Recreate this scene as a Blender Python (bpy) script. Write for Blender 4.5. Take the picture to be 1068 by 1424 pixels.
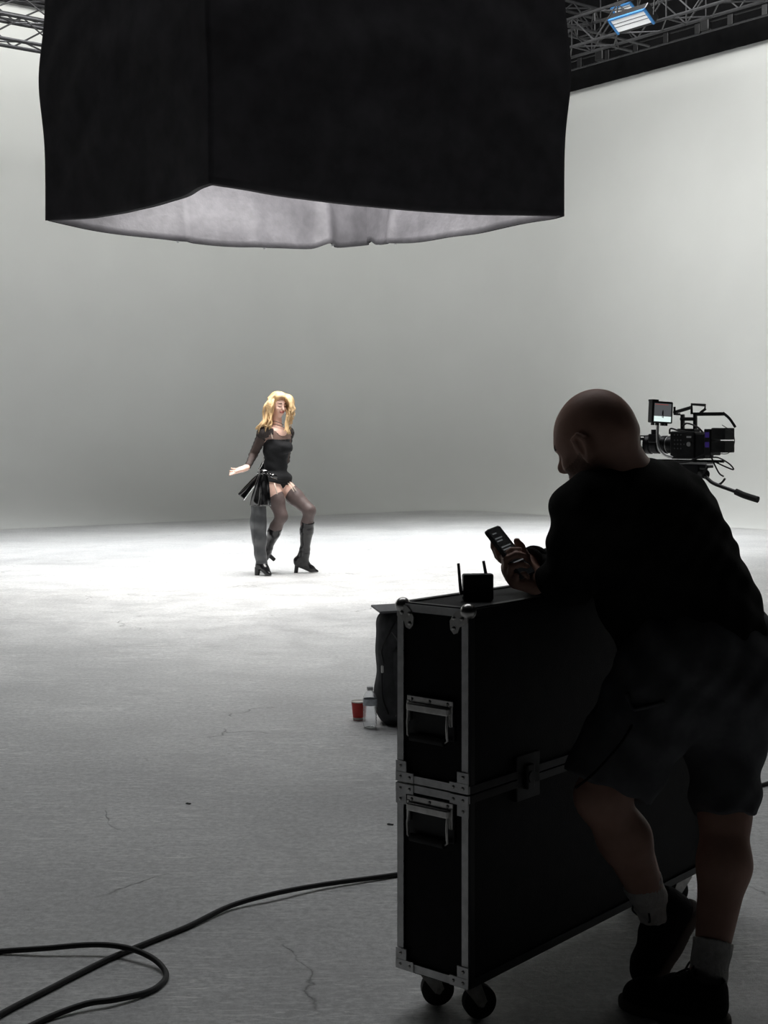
import bpy, bmesh, math, random
import numpy as np
from mathutils import Vector, Matrix

for o in list(bpy.data.objects):
    bpy.data.objects.remove(o)
random.seed(4)
RNG = np.random.RandomState(7)
SC = bpy.context.scene
COL = SC.collection
PI = math.pi
F, CX, HY, EYE = 1950.0, 534.0, 600.0, 1.4      # focal length in px, centre column, horizon row, eye height

# ------------------------------------------------------------------ camera
cam_d = bpy.data.cameras.new('camera')
cam = bpy.data.objects.new('camera', cam_d)
COL.objects.link(cam)
cam.location = (0, 0, EYE)
cam.rotation_euler = (PI / 2, 0, 0)
cam_d.sensor_width = 36
cam_d.lens = F / 1424 * 36
cam_d.shift_y = -(712 - HY) / 1424
cam_d.clip_start = 0.05
cam_d.clip_end = 200
SC.camera = cam

# ------------------------------------------------------------------ world and exposure
w = bpy.data.worlds.new('world')
SC.world = w
w.use_nodes = True
w.node_tree.nodes['Background'].inputs[0].default_value = (0.9, 0.95, 1.0, 1)
w.node_tree.nodes['Background'].inputs[1].default_value = 0.001
SC.view_settings.view_transform = 'Standard'
SC.view_settings.look = 'None'
SC.view_settings.exposure = 0.0
SC.view_settings.gamma = 1.0
SC.view_settings.use_curve_mapping = False
SC.cycles.max_bounces = 10
SC.cycles.diffuse_bounces = 6
SC.cycles.transparent_max_bounces = 12

# room axes: the right wall runs along RW, the left wall along LW, they meet in a rounded corner K
K = Vector((1.46, 26.8, 0))
LW = Vector((-.789, -.614, 0))
RW = Vector((.614, -.789, 0))


def area(name, loc, target, sx, sy, power, color=(1, 1, 1), spread=180, roll=None):
    d = bpy.data.lights.new(name, 'AREA')
    d.shape = 'RECTANGLE'
    d.size, d.size_y = sx, sy
    d.energy = power
    d.color = color
    d.spread = math.radians(spread)
    o = bpy.data.objects.new(name, d)
    COL.objects.link(o)
    z = (Vector(loc) - Vector(target)).normalized()
    x = Vector(roll) if roll is not None else Vector((0, 0, 1)).cross(z)
    x = (x - z * x.dot(z)).normalized()
    y = z.cross(x)
    o.matrix_world = Matrix((x, y, z)).transposed().to_4x4()
    o.location = loc
    return o


# overhead soft light above the dancer, and the wash lights on the grid over each cyclorama wall
BOXC = Vector((-.77, 13.15, 0))
key_light = area('softbox_lamp', (BOXC.x, BOXC.y, 5.05), (BOXC.x, BOXC.y, 0), 3.1, 2.8, 520,
                 (1, .985, .96), 180, (.789, .614, 0))


def wall_pt(axis, t, out, z):
    n = (LW + RW).normalized()
    other = RW if axis is LW else LW
    p = K + axis * t + other * out
    return (p.x, p.y, z)


area('left_wall_wash', wall_pt(LW, 11.5, 6.0, 8.4), wall_pt(LW, 11.5, 0, 8.0), 16, 2.6, 375, (1, 1, .965), 122, LW)
area('right_wall_wash', wall_pt(RW, 11.5, 6.0, 8.4), wall_pt(RW, 11.5, 0, 6.4), 15, 2.6, 495, (1, 1, .975), 132, RW)
# unseen overhead fill lamps, added to brighten the floor before and behind the softbox
area('front_floor_fill', (-1.0, 10.2, 10.8), (-1.0, 9.7, 0), 10, 5, 215, (.97, .985, 1), 110, (1, 0, 0))
area('back_floor_fill', (-3.3, 16.6, 10.8), (-3.3, 16.6, 0), 3, 2.4, 165, (.97, .985, 1), 50, (1, 0, 0))
area('back_floor_fill', (2.0, 18.2, 10.8), (2.0, 18.2, 0), 3, 2.4, 190, (.97, .985, 1), 50, (1, 0, 0))


# ------------------------------------------------------------------ materials
def nt(name):
    m = bpy.data.materials.new(name)
    m.use_nodes = True
    t = m.node_tree
    return m, t, t.nodes['Principled BSDF']


def node(t, typ, **kw):
    n = t.nodes.new(typ)
    for k, v in kw.items():
        setattr(n, k, v)
    return n


def mat(name, col, rough=.6, metal=0.0, var=.15, scale=30.0, bump=0.0, bscale=None, spec=.5, coat=0.0, stretch=None):
    """principled material with procedural colour variation and fine relief"""
    m, t, p = nt(name)
    L = t.links
    tc = node(t, 'ShaderNodeTexCoord')
    mp = node(t, 'ShaderNodeMapping')
    if stretch:
        mp.inputs['Scale'].default_value = stretch
    L.new(tc.outputs['Object'], mp.inputs[0])
    n = node(t, 'ShaderNodeTexNoise')
    n.inputs['Scale'].default_value = scale
    n.inputs['Detail'].default_value = 4
    L.new(mp.outputs[0], n.inputs['Vector'])
    r = node(t, 'ShaderNodeValToRGB')
    r.color_ramp.elements[0].position = .3
    r.color_ramp.elements[1].position = .7
    r.color_ramp.elements[0].color = (*[c * (1 - var) for c in col], 1)
    r.color_ramp.elements[1].color = (*[min(1, c * (1 + var)) for c in col], 1)
    L.new(n.outputs['Fac'], r.inputs[0])
    L.new(r.outputs[0], p.inputs['Base Color'])
    p.inputs['Roughness'].default_value = rough
    p.inputs['Metallic'].default_value = metal
    p.inputs['Specular IOR Level'].default_value = spec
    p.inputs['Coat Weight'].default_value = coat
    if bump:
        n2 = node(t, 'ShaderNodeTexNoise')
        n2.inputs['Scale'].default_value = bscale or scale * 4
        L.new(mp.outputs[0], n2.inputs['Vector'])
        b = node(t, 'ShaderNodeBump')
        b.inputs['Strength'].default_value = bump
        b.inputs['Distance'].default_value = .004
        L.new(n2.outputs['Fac'], b.inputs['Height'])
        L.new(b.outputs[0], p.inputs['Normal'])
    return m


def emit(name, col, strength):
    m, t, p = nt(name)
    p.inputs['Base Color'].default_value = (.02, .02, .02, 1)
    p.inputs['Roughness'].default_value = .25
    p.inputs['Emission Color'].default_value = (*col, 1)
    p.inputs['Emission Strength'].default_value = strength
    return m


def floor_mat():
    m, t, p = nt('painted_concrete')
    L = t.links
    tc = node(t, 'ShaderNodeTexCoord')
    src = tc.outputs['Object']

    def noise(sc, det=5, rough=.6, dist=0, stretch=None):
        n = node(t, 'ShaderNodeTexNoise')
        n.inputs['Scale'].default_value = sc
        n.inputs['Detail'].default_value = det
        n.inputs['Roughness'].default_value = rough
        n.inputs['Distortion'].default_value = dist
        if stretch:
            mp = node(t, 'ShaderNodeMapping')
            mp.inputs['Scale'].default_value = stretch
            mp.inputs['Rotation'].default_value = (0, 0, .5)
            L.new(src, mp.inputs[0])
            L.new(mp.outputs[0], n.inputs['Vector'])
        else:
            L.new(src, n.inputs['Vector'])
        return n.outputs['Fac']

    def ramp(f, a, b, ca, cb):
        r = node(t, 'ShaderNodeValToRGB')
        r.color_ramp.elements[0].position = a
        r.color_ramp.elements[1].position = b
        r.color_ramp.elements[0].color = (*ca, 1) if isinstance(ca, tuple) else (ca, ca, ca, 1)
        r.color_ramp.elements[1].color = (*cb, 1) if isinstance(cb, tuple) else (cb, cb, cb, 1)
        L.new(f, r.inputs[0])
        return r.outputs[0]

    def mix(typ, fac, a, b):
        x = node(t, 'ShaderNodeMix', data_type='RGBA', blend_type=typ)
        if isinstance(fac, float):
            x.inputs[0].default_value = fac
        else:
            L.new(fac, x.inputs[0])
        for s, v in ((x.inputs[6], a), (x.inputs[7], b)):
            if isinstance(v, tuple):
                s.default_value = (*v, 1)
            else:
                L.new(v, s)
        return x.outputs[2]
    base = ramp(noise(.8, 7, .7), .36, .64, (.60, .605, .61), (.80, .805, .80))
    grain = ramp(noise(42, 6, .8), .40, .62, .66, 1.0)
    c = mix('MULTIPLY', 1.0, base, grain)
    # trowel streaks and foot scuffs: pale scratches and dull smudges
    streak = ramp(noise(6, 8, .8, 2.2, (1, 7, 1)), .51, .60, 0.0, 1.0)
    streak_mask = ramp(noise(1.1, 4), .40, .58, 0.12, .95)
    sm = mix('MULTIPLY', 1.0, streak, streak_mask)
    c = mix('MIX', sm, c, (.90, .90, .89))
    smudge = ramp(noise(2.6, 8, .78, 1.0, (1, 2.2, 1)), .50, .66, 0.0, .55)
    c = mix('MIX', smudge, c, (.46, .46, .465))
    # hairline cracks
    wob = node(t, 'ShaderNodeTexNoise')
    wob.inputs['Scale'].default_value = 1.6
    wob.inputs['Detail'].default_value = 6
    L.new(src, wob.inputs['Vector'])
    vm = node(t, 'ShaderNodeVectorMath', operation='MULTIPLY_ADD')
    vm.inputs[1].default_value = (.9, .9, .9)
    L.new(wob.outputs['Color'], vm.inputs[0])
    L.new(src, vm.inputs[2])
    vo = node(t, 'ShaderNodeTexVoronoi', feature='DISTANCE_TO_EDGE')
    vo.inputs['Scale'].default_value = .62
    L.new(vm.outputs[0], vo.inputs['Vector'])
    crack = ramp(vo.outputs['Distance'], .0012, .0045, 1.0, 0.0)
    cmask = ramp(noise(1.9, 4), .54, .62, 0.0, .7)
    cr = mix('MULTIPLY', 1.0, crack, cmask)
    c = mix('MIX', cr, c, (.10, .10, .10))
    L.new(c, p.inputs['Base Color'])
    rr = ramp(noise(3.2, 5, .7), .3, .7, .30, .58)
    L.new(rr, p.inputs['Roughness'])
    b = node(t, 'ShaderNodeBump')
    b.inputs['Strength'].default_value = .75
    b.inputs['Distance'].default_value = .008
    h = mix('SUBTRACT', 1.0, mix('MIX', .35, noise(26, 8, .8), noise(6, 8, .75, 1.6, (1, 2.2, 1))), cr)
    L.new(h, b.inputs['Height'])
    L.new(b.outputs[0], p.inputs['Normal'])
    return m


M = {}
M['floor'] = floor_mat()
M['cyc'] = mat('painted_cyclorama', (.78, .79, .77), .85, 0, .015, 1.2, .05, 60, .2)
M['ceiling'] = mat('dark_ceiling', (.022, .022, .025), .9, 0, .2, 2)
M['drape'] = mat('black_duvetyne', (.006, .006, .0065), .95, 0, .3, 6, .25, 300, .1)
M['skirt'] = mat('black_skirt_cloth', (.020, .019, .0215), .92, 0, .25, 5, .3, 260, .15)
M['lining'] = mat('silver_grey_lining', (.068, .066, .072), .6, 0, .15, 9, .6, 26, .3)
M['alu'] = mat('brushed_aluminium', (.66, .66, .655), .48, .9, .12, 40, .1, 220)
M['truss'] = mat('truss_tube', (.055, .055, .058), .45, .5, .2, 12)
M['black_metal'] = mat('black_metal', (.02, .02, .021), .4, .3, .2, 30)
M['black_plastic'] = mat('black_plastic', (.014, .014, .015), .45, 0, .2, 60, .1)
M['rubber'] = mat('black_rubber', (.010, .010, .010), .7, 0, .25, 40, .2)
M['panel'] = mat('black_laminate', (.0085, .0085, .0095), .62, 0, .25, 20, .3, 420, .18)
M['steel'] = mat('zinc_steel', (.58, .57, .55), .28, 1.0, .15, 60)
M['blue'] = mat('blue_enamel', (.05, .20, .46), .4, .1, .15, 20)
M['white'] = mat('white_plastic', (.75, .76, .77), .5, 0, .06, 20)
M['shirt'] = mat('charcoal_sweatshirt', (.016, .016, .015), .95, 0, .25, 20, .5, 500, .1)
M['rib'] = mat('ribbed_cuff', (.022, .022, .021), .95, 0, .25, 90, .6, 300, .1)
M['shorts'] = mat('grey_shorts', (.115, .117, .124), .9, 0, .15, 25, .35, 420, .15)
M['sock'] = mat('white_sock', (.55, .54, .52), .95, 0, .12, 60, .6, 300, .1)
M['skin_m'] = mat('skin_tone', (.46, .27, .21), .55, 0, .10, 22, .12, 160, .35)
M['beard'] = mat('stubble_tone', (.27, .165, .13), .65, 0, .2, 300, .3, 500, .3)
M['brow'] = mat('dark_brow', (.06, .04, .03), .8, 0, .2, 200)
M['shoe'] = mat('black_shoe_knit', (.010, .010, .011), .85, 0, .3, 60, .5, 240, .2)
M['sole'] = mat('grey_brown_sole', (.11, .095, .085), .8, 0, .15, 40)
M['skin_w'] = mat('warm_skin', (.88, .585, .48), .45, 0, .06, 25, 0, None, .4)
M['lips'] = mat('red_lips', (.50, .17, .15), .4, 0, .1, 60)
M['lash'] = mat('dark_lashes', (.10, .055, .04), .7, 0, .1, 60)
M['hair'] = mat('blonde_hair', (.62, .42, .215), .5, 0, .42, 26, .5, 90, .5, 0, (1, 1, .22))
M['cami'] = mat('black_jersey', (.013, .0135, .015), .85, 0, .2, 40, .3, 300, .25)
M['stocking'] = mat('sheer_brown_stocking', (.105, .076, .072), .55, 0, .12, 18, .1, 300, .4)
M['boot'] = mat('black_patent_boot', (.012, .012, .013), .24, 0, .2, 14, .10, 16, .42, .12)
M['patent'] = mat('black_patent_leather', (.008, .008, .009), .13, 0, .2, 12, .04, 14, .7, .8)
M['greyboot'] = mat('dark_grey_leather', (.065, .068, .072), .42, 0, .22, 14, .3, 30, .5, .1)
M['garter'] = mat('cream_elastic', (.75, .62, .52), .7)
M['bag'] = mat('dark_grey_canvas', (.085, .086, .09), .85, 0, .18, 30, .5, 420, .2)
M['piping'] = mat('grey_piping', (.16, .16, .165), .6, 0, .1, 60)
M['red'] = mat('red_card', (.62, .035, .025), .5, 0, .12, 30)
M['cream'] = mat('cream_card', (.75, .72, .66), .6, 0, .05, 30)
M['label'] = mat('blue_white_film', (.62, .66, .70), .4, 0, .25, 40)
M['cable'] = mat('black_cable', (.009, .009, .009), .6, 0, .2, 60, .2)
M['screen_dark'] = emit('screen_grey', (.10, .105, .11), .8)
M['screen_floor'] = emit('screen_white', (.80, .95, .92), .95)
M['screen_red'] = emit('screen_red', (.75, .16, .14), .32)
M['phone_text'] = emit('phone_text', (.55, .58, .60), .16)
M['phone_glass'] = emit('phone_glass', (.2, .22, .24), .012)
M['led_purple'] = emit('status_violet', (.22, .12, .9), .07)
M['diffuser'] = emit('lamp_diffuser', (.80, .88, 1.0), .10)
M['diffuser'].node_tree.nodes['Principled BSDF'].inputs['Base Color'].default_value = (.8, .8, .8, 1)
M['silk'] = mat('white_silk', (.85, .85, .84), .7, 0, .03, 10)


def glass(name, col, rough=.02, ior=1.45):
    m, t, p = nt(name)
    n = node(t, 'ShaderNodeTexNoise')
    n.inputs['Scale'].default_value = 40
    b = node(t, 'ShaderNodeBump')
    b.inputs['Strength'].default_value = .1
    b.inputs['Distance'].default_value = .002
    t.links.new(n.outputs['Fac'], b.inputs['Height'])
    t.links.new(b.outputs[0], p.inputs['Normal'])
    p.inputs['Base Color'].default_value = (*col, 1)
    p.inputs['Roughness'].default_value = rough
    p.inputs['Transmission Weight'].default_value = 1
    p.inputs['IOR'].default_value = ior
    return m


M['pet'] = glass('clear_plastic', (.97, .98, .99), .02, 1.33)
M['lens_glass'] = mat('coated_lens_glass', (.02, .018, .035), .05, 0, .1, 10, 0, None, .9, 1.0)


def sheer(name, col, alpha):
    m = mat(name, col, .8, 0, .15, 60)
    t = m.node_tree
    p = t.nodes['Principled BSDF']
    p.inputs['Alpha'].default_value = alpha
    return m


M['sheer'] = sheer('sheer_black_mesh', (.028, .022, .022), .80)
M['sheer_light'] = sheer('sheer_black_yoke', (.03, .025, .025), .50)


# ------------------------------------------------------------------ object helpers
def link(name, mesh, m=None, parent=None, smooth=False):
    o = bpy.data.objects.new(name, mesh)
    COL.objects.link(o)
    if m is not None:
        for x in (m if isinstance(m, (list, tuple)) else [m]):
            if mesh.materials.find(x.name) < 0:
                mesh.materials.append(x)
    if parent is not None:
        o.parent = parent
    if smooth:
        mesh.polygons.foreach_set('use_smooth', [True] * len(mesh.polygons))
    return o


def tag(o, label=None, cat=None, group=None, kind=None):
    if label:
        o['label'] = label
    if cat:
        o['category'] = cat
    if group:
        o['group'] = group
    if kind:
        o['kind'] = kind
    return o


def thing(name, label, cat, loc=(0, 0, 0), rotz=0, group=None):
    o = bpy.data.objects.new(name, None)
    COL.objects.link(o)
    o.location = loc
    o.rotation_euler = (0, 0, rotz)
    o.empty_display_size = .1
    tag(o, label, cat, group)
    return o


def rel(o, pts):
    """world points -> local points of an unscaled, z-rotated top-level thing"""
    mi = (Matrix.Translation(o.location) @ o.rotation_euler.to_matrix().to_4x4()).inverted()
    return [mi @ Vector(p) for p in pts]


class MB:
    """collects boxes, tubes, lathes and sheets and links them as ONE mesh object"""

    def __init__(s):
        s.bm = bmesh.new()

    def box(s, lo, hi, bev=0.0, seg=2, mtx=None):
        b = bmesh.new()
        bmesh.ops.create_cube(b, size=1)
        lo, hi = Vector(lo), Vector(hi)
        for v in b.verts:
            v.co = Vector(((v.co.x + .5) * (hi.x - lo.x) + lo.x, (v.co.y + .5) * (hi.y - lo.y) + lo.y,
                           (v.co.z + .5) * (hi.z - lo.z) + lo.z))
        if bev:
            bmesh.ops.bevel(b, geom=b.edges[:], offset=bev, segments=seg, affect='EDGES', profile=.5)
        return s._merge(b, mtx)

    def _merge(s, b, mtx=None):
        if mtx is not None:
            b.transform(mtx)
        me = bpy.data.meshes.new('tmp')
        b.to_mesh(me)
        b.free()
        s.bm.from_mesh(me)
        bpy.data.meshes.remove(me)
        return s

    def tube(s, pts, r, n=8, caps=True, closed=False):
        pts = [Vector(p) for p in pts]
        rs = r if isinstance(r, (list, tuple)) else [r] * len(pts)
        b = s.bm
        rings = []
        up = None
        N = len(pts)
        for i, p in enumerate(pts):
            if closed:
                t = (pts[(i + 1) % N] - pts[i - 1]).normalized()
            else:
                t = (pts[min(i + 1, N - 1)] - pts[max(i - 1, 0)]).normalized()
            if up is None:
                up = Vector((0, 0, 1)) if abs(t.z) < .9 else Vector((1, 0, 0))
            x = (up - t * up.dot(t)).normalized()
            up = x
            y = t.cross(x)
            rings.append([b.verts.new(p + (x * math.cos(2 * PI * k / n) + y * math.sin(2 * PI * k / n)) * rs[i]) for k in range(n)])
        for i in range(N if closed else N - 1):
            A, B = rings[i], rings[(i + 1) % N]
            for k in range(n):
                b.faces.new((A[k], A[(k + 1) % n], B[(k + 1) % n], B[k]))
        if caps and not closed:
            b.faces.new(rings[0][::-1])
            b.faces.new(rings[-1])
        return s

    def cyl(s, a, c, r, n=16):
        return s.tube([a, c], r, n)

    def lathe(s, prof, n=32, mtx=None, cap=True):
        b = bmesh.new()
        rings = [[b.verts.new((max(r, 1e-5) * math.cos(2 * PI * k / n), max(r, 1e-5) * math.sin(2 * PI * k / n), z)) for k in range(n)] for r, z in prof]
        for A, B in zip(rings, rings[1:]):
            for k in range(n):
                b.faces.new((A[k], A[(k + 1) % n], B[(k + 1) % n], B[k]))
        if cap:
            b.faces.new(rings[0][::-1])
            b.faces.new(rings[-1])
        return s._merge(b, mtx)

    def ball(s, c, r, sub=2, sc=(1, 1, 1)):
        b = bmesh.new()
        bmesh.ops.create_icosphere(b, subdivisions=sub, radius=r)
        return s._merge(b, Matrix.Translation(Vector(c)) @ Matrix.Diagonal((*sc, 1)))

    def prism(s, pts, a, bb, mtx=None):
        """polygon pts (2D) extruded along z from a to bb, then transformed"""
        b = bmesh.new()
        A = [b.verts.new((x, y, a)) for x, y in pts]
        B = [b.verts.new((x, y, bb)) for x, y in pts]
        n = len(pts)
        b.faces.new(A[::-1])
        b.faces.new(B)
        for k in range(n):
            b.faces.new((A[k], A[(k + 1) % n], B[(k + 1) % n], B[k]))
        bmesh.ops.recalc_face_normals(b, faces=b.faces[:])
        return s._merge(b, mtx)

    def build(s, name, m=None, parent=None, smooth=False):
        me = bpy.data.meshes.new(name)
        bmesh.ops.recalc_face_normals(s.bm, faces=s.bm.faces[:])
        s.bm.to_mesh(me)
        s.bm.free()
        o = link(name, me, m, parent, smooth)
        if smooth == 'auto':
            me.polygons.foreach_set('use_smooth', [True] * len(me.polygons))
            try:
                me.set_sharp_from_angle(angle=math.radians(40))
            except Exception:
                pass
        return o


def grid_mesh(name, fn, nu, nv, m, parent=None, thick=0.0):
    """sheet from fn(u, v) -> point; thick gives it a real second face"""
    vs = [fn(i / (nu - 1), j / (nv - 1)) for j in range(nv) for i in range(nu)]
    fs = [(j * nu + i, j * nu + i + 1, (j + 1) * nu + i + 1, (j + 1) * nu + i) for j in range(nv - 1) for i in range(nu - 1)]
    me = bpy.data.meshes.new(name)
    me.from_pydata([tuple(v) for v in vs], [], fs)
    o = link(name, me, m, parent, True)
    if thick:
        md = o.modifiers.new('thickness', 'SOLIDIFY')
        md.thickness = thick
        md.offset = 0
    return o


def catmull(pts, n=8):
    P = [Vector(p) for p in pts]
    P = [P[0] * 2 - P[1]] + P + [P[-1] * 2 - P[-2]]
    out = []
    for i in range(1, len(P) - 2):
        for k in range(n):
            t = k / n
            a, b, c, d = P[i - 1], P[i], P[i + 1], P[i + 2]
            out.append(.5 * ((2 * b) + (c - a) * t + (2 * a - 5 * b + 4 * c - d) * t * t + (3 * b - a - 3 * c + d) * t ** 3))
    out.append(P[-2])
    return out


# ------------------------------------------------------------------ organic surfaces: distance field with smooth unions -> one skin
class Field:
    def __init__(s, lo, hi, h):
        s.lo, s.h = np.array(lo, np.float32), h
        n = np.ceil((np.array(hi) - s.lo) / h).astype(int) + 1
        s.ax = [(s.lo[i] + h * np.arange(n[i])).astype(np.float32) for i in range(3)]
        s.v = np.full(tuple(n), .5, np.float32)

    def _win(s, lo, hi):
        sl = []
        for i in range(3):
            a = int(max(0, math.floor((lo[i] - s.lo[i]) / s.h)))
            b = int(min(len(s.ax[i]), math.ceil((hi[i] - s.lo[i]) / s.h) + 1))
            if b <= a:
                return None
            sl.append(slice(a, b))
        return tuple(sl)

    def _xyz(s, sl):
        return s.ax[0][sl[0]][:, None, None], s.ax[1][sl[1]][None, :, None], s.ax[2][sl[2]][None, None, :]

    def _join(s, sl, d, k, op):
        a = s.v[sl]
        if op == 'sub':
            d = -d
            if k > 0:
                h = np.maximum(k - np.abs(a - d), 0) / k
                s.v[sl] = np.maximum(a, d) + h * h * k * .25
            else:
                s.v[sl] = np.maximum(a, d)
        else:
            if k > 0:
                h = np.maximum(k - np.abs(a - d), 0) / k
                s.v[sl] = np.minimum(a, d) - h * h * k * .25
            else:
                s.v[sl] = np.minimum(a, d)

    def cap(s, a, b, ra, rb, k=.02, op='add', inf=0.0):
        a, b = np.array(a, np.float32), np.array(b, np.float32)
        ra, rb = ra + inf, rb + inf
        mg = k + 4 * s.h
        lo = np.minimum(a - ra, b - rb) - mg
        hi = np.maximum(a + ra, b + rb) + mg
        sl = s._win(lo, hi)
        if sl is None:
            return
        x, y, z = s._xyz(sl)
        ab = b - a
        L2 = max(float(ab @ ab), 1e-9)
        t = np.clip(((x - a[0]) * ab[0] + (y - a[1]) * ab[1] + (z - a[2]) * ab[2]) / L2, 0, 1)
        d = np.sqrt((x - a[0] - t * ab[0]) ** 2 + (y - a[1] - t * ab[1]) ** 2 + (z - a[2] - t * ab[2]) ** 2) - (ra + (rb - ra) * t)
        s._join(sl, d, k, op)

    def ell(s, c, r, R=None, k=.02, op='add', inf=0.0):
        c = np.array(c, np.float32)
        r = np.array(r, np.float32) + inf
        mg = k + 4 * s.h + float(r.max())
        sl = s._win(c - mg, c + mg)
        if sl is None:
            return
        x, y, z = s._xyz(sl)
        x, y, z = x - c[0], y - c[1], z - c[2]
        R = np.eye(3) if R is None else np.array(R)
        q = [(R[i][0] * x + R[i][1] * y + R[i][2] * z) for i in range(3)]
        k0 = np.sqrt(sum((q[i] / r[i]) ** 2 for i in range(3)))
        k1 = np.sqrt(sum((q[i] / r[i] ** 2) ** 2 for i in range(3)))
        d = k0 * (k0 - 1) / np.maximum(k1, 1e-6)
        s._join(sl, d, k, op)

    def box(s, c, hs, R=None, rad=.01, k=0.0, op='add'):
        c = np.array(c, np.float32)
        mg = k + 4 * s.h + float(np.linalg.norm(hs))
        sl = s._win(c - mg, c + mg)
        if sl is None:
            return
        x, y, z = s._xyz(sl)
        x, y, z = x - c[0], y - c[1], z - c[2]
        R = np.eye(3) if R is None else np.array(R)
        q = [np.abs(R[i][0] * x + R[i][1] * y + R[i][2] * z) - (hs[i] - rad) for i in range(3)]
        d = np.sqrt(sum(np.maximum(a, 0) ** 2 for a in q)) + np.minimum(np.maximum(np.maximum(q[0], q[1]), q[2]), 0) - rad
        s._join(sl, d, k, op)

    def chain(s, pts, rs, k=.02, op='add', inf=0.0):
        for i in range(len(pts) - 1):
            s.cap(pts[i], pts[i + 1], rs[i], rs[i + 1], k, op, inf)

    def cut(s, p, n):
        """keep the side n points away from"""
        n = np.array(n, np.float32)
        n = n / np.linalg.norm(n)
        x, y, z = s._xyz((slice(None),) * 3)
        s.v = np.maximum(s.v, (x - p[0]) * n[0] + (y - p[1]) * n[1] + (z - p[2]) * n[2])

    def cut_near(s, p, n, rad):
        """like cut, only inside a ball of that radius round p"""
        sl = s._win(np.array(p) - rad, np.array(p) + rad)
        n = np.array(n, np.float32)
        n = n / np.linalg.norm(n)
        x, y, z = s._xyz(sl)
        d = (x - p[0]) * n[0] + (y - p[1]) * n[1] + (z - p[2]) * n[2]
        b = np.sqrt((x - p[0]) ** 2 + (y - p[1]) ** 2 + (z - p[2]) ** 2) - rad
        d = np.maximum(d, -1)
        s.v[sl] = np.where(b < 0, np.maximum(s.v[sl], d), s.v[sl])

    def warp(s, fn):
        x, y, z = s._xyz((slice(None),) * 3)
        near = np.abs(s.v) < .08
        s.v = np.where(near, s.v + fn(x, y, z).astype(np.float32), s.v)

    def build(s, name, m, parent=None, origin=(0, 0, 0), slot=None):
        v, h = s.v, s.h
        ins = v < 0
        c = np.zeros(tuple(np.array(v.shape) - 1), np.int8)
        offs = [(i, j, k) for i in (0, 1) for j in (0, 1) for k in (0, 1)]
        S = c.shape
        for i, j, k in offs:
            c += ins[i:i + S[0], j:j + S[1], k:k + S[2]]
        act = (c > 0) & (c < 8)
        I = np.argwhere(act)
        idx = np.full(S, -1, np.int32)
        idx[act] = np.arange(len(I))
        cv = np.stack([v[I[:, 0] + i, I[:, 1] + j, I[:, 2] + k] for i, j, k in offs], 1)
        O = np.array(offs, np.float32)
        acc = np.zeros((len(I), 3), np.float32)
        cnt = np.zeros(len(I), np.float32)
        for a in range(8):
            for b in range(a + 1, 8):
                if np.abs(O[a] - O[b]).sum() != 1:
                    continue
                va, vb = cv[:, a], cv[:, b]
                mk = (va < 0) != (vb < 0)
                t = np.where(mk, va / np.where(mk, va - vb, 1), 0)
                acc += np.where(mk[:, None], O[a] + t[:, None] * (O[b] - O[a]), 0)
                cnt += mk
        P = (I + acc / cnt[:, None]) * h + s.lo
        quads = []
        for ax in range(3):
            b, d = [(1, 2), (2, 0), (0, 1)][ax]
            s0 = [slice(None)] * 3
            s1 = [slice(None)] * 3
            s0[ax] = slice(0, -1)
            s1[ax] = slice(1, None)
            A, B = ins[tuple(s0)], ins[tuple(s1)]
            E = np.argwhere(A != B)
            E = E[(E[:, b] > 0) & (E[:, d] > 0) & (E[:, b] < S[b]) & (E[:, d] < S[d])]
            fl = A[E[:, 0], E[:, 1], E[:, 2]]

            def cell(db, dd):
                e = E.copy()
                e[:, b] += db
                e[:, d] += dd
                return idx[e[:, 0], e[:, 1], e[:, 2]]
            q = np.stack([cell(-1, -1), cell(0, -1), cell(0, 0), cell(-1, 0)], 1)
            q[~fl] = q[~fl][:, ::-1]
            quads.append(q)
        Q = np.concatenate(quads).astype(np.int32)
        Q = Q[(Q >= 0).all(1)]
        # one light smoothing pass
        nb = np.zeros_like(P)
        nc = np.zeros(len(P), np.float32)
        for a in range(4):
            np.add.at(nb, Q[:, a], P[Q[:, (a + 1) % 4]])
            np.add.at(nc, Q[:, a], 1)
        P = np.where(nc[:, None] > 0, P * .5 + .5 * nb / np.maximum(nc, 1)[:, None], P)
        me = bpy.data.meshes.new(name)
        me.vertices.add(len(P))
        me.vertices.foreach_set('co', (P - np.array(origin, np.float32)).astype(np.float32).ravel())
        me.loops.add(len(Q) * 4)
        me.loops.foreach_set('vertex_index', Q.ravel())
        me.polygons.add(len(Q))
        me.polygons.foreach_set('loop_start', np.arange(0, len(Q) * 4, 4, dtype=np.int32))
        me.polygons.foreach_set('use_smooth', np.ones(len(Q), bool))
        o = link(name, me, m, parent)
        if slot is not None:
            C = P[Q].mean(1)
            me.polygons.foreach_set('material_index', slot(C).astype(np.int32))
        me.update(calc_edges=True)
        me.validate()
        return o


def nrm(v):
    v = np.array(v, float)
    return v / np.linalg.norm(v)


def at(px, py, d):
    """point of the place seen in that column and row at depth d"""
    return np.array([(px - CX) * d / F, d, EYE + (HY - py) * d / F])


def ground(px, py, z=0.0):
    d = (EYE - z) * F / (py - HY)
    return np.array([(px - CX) * d / F, d, z])


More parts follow.
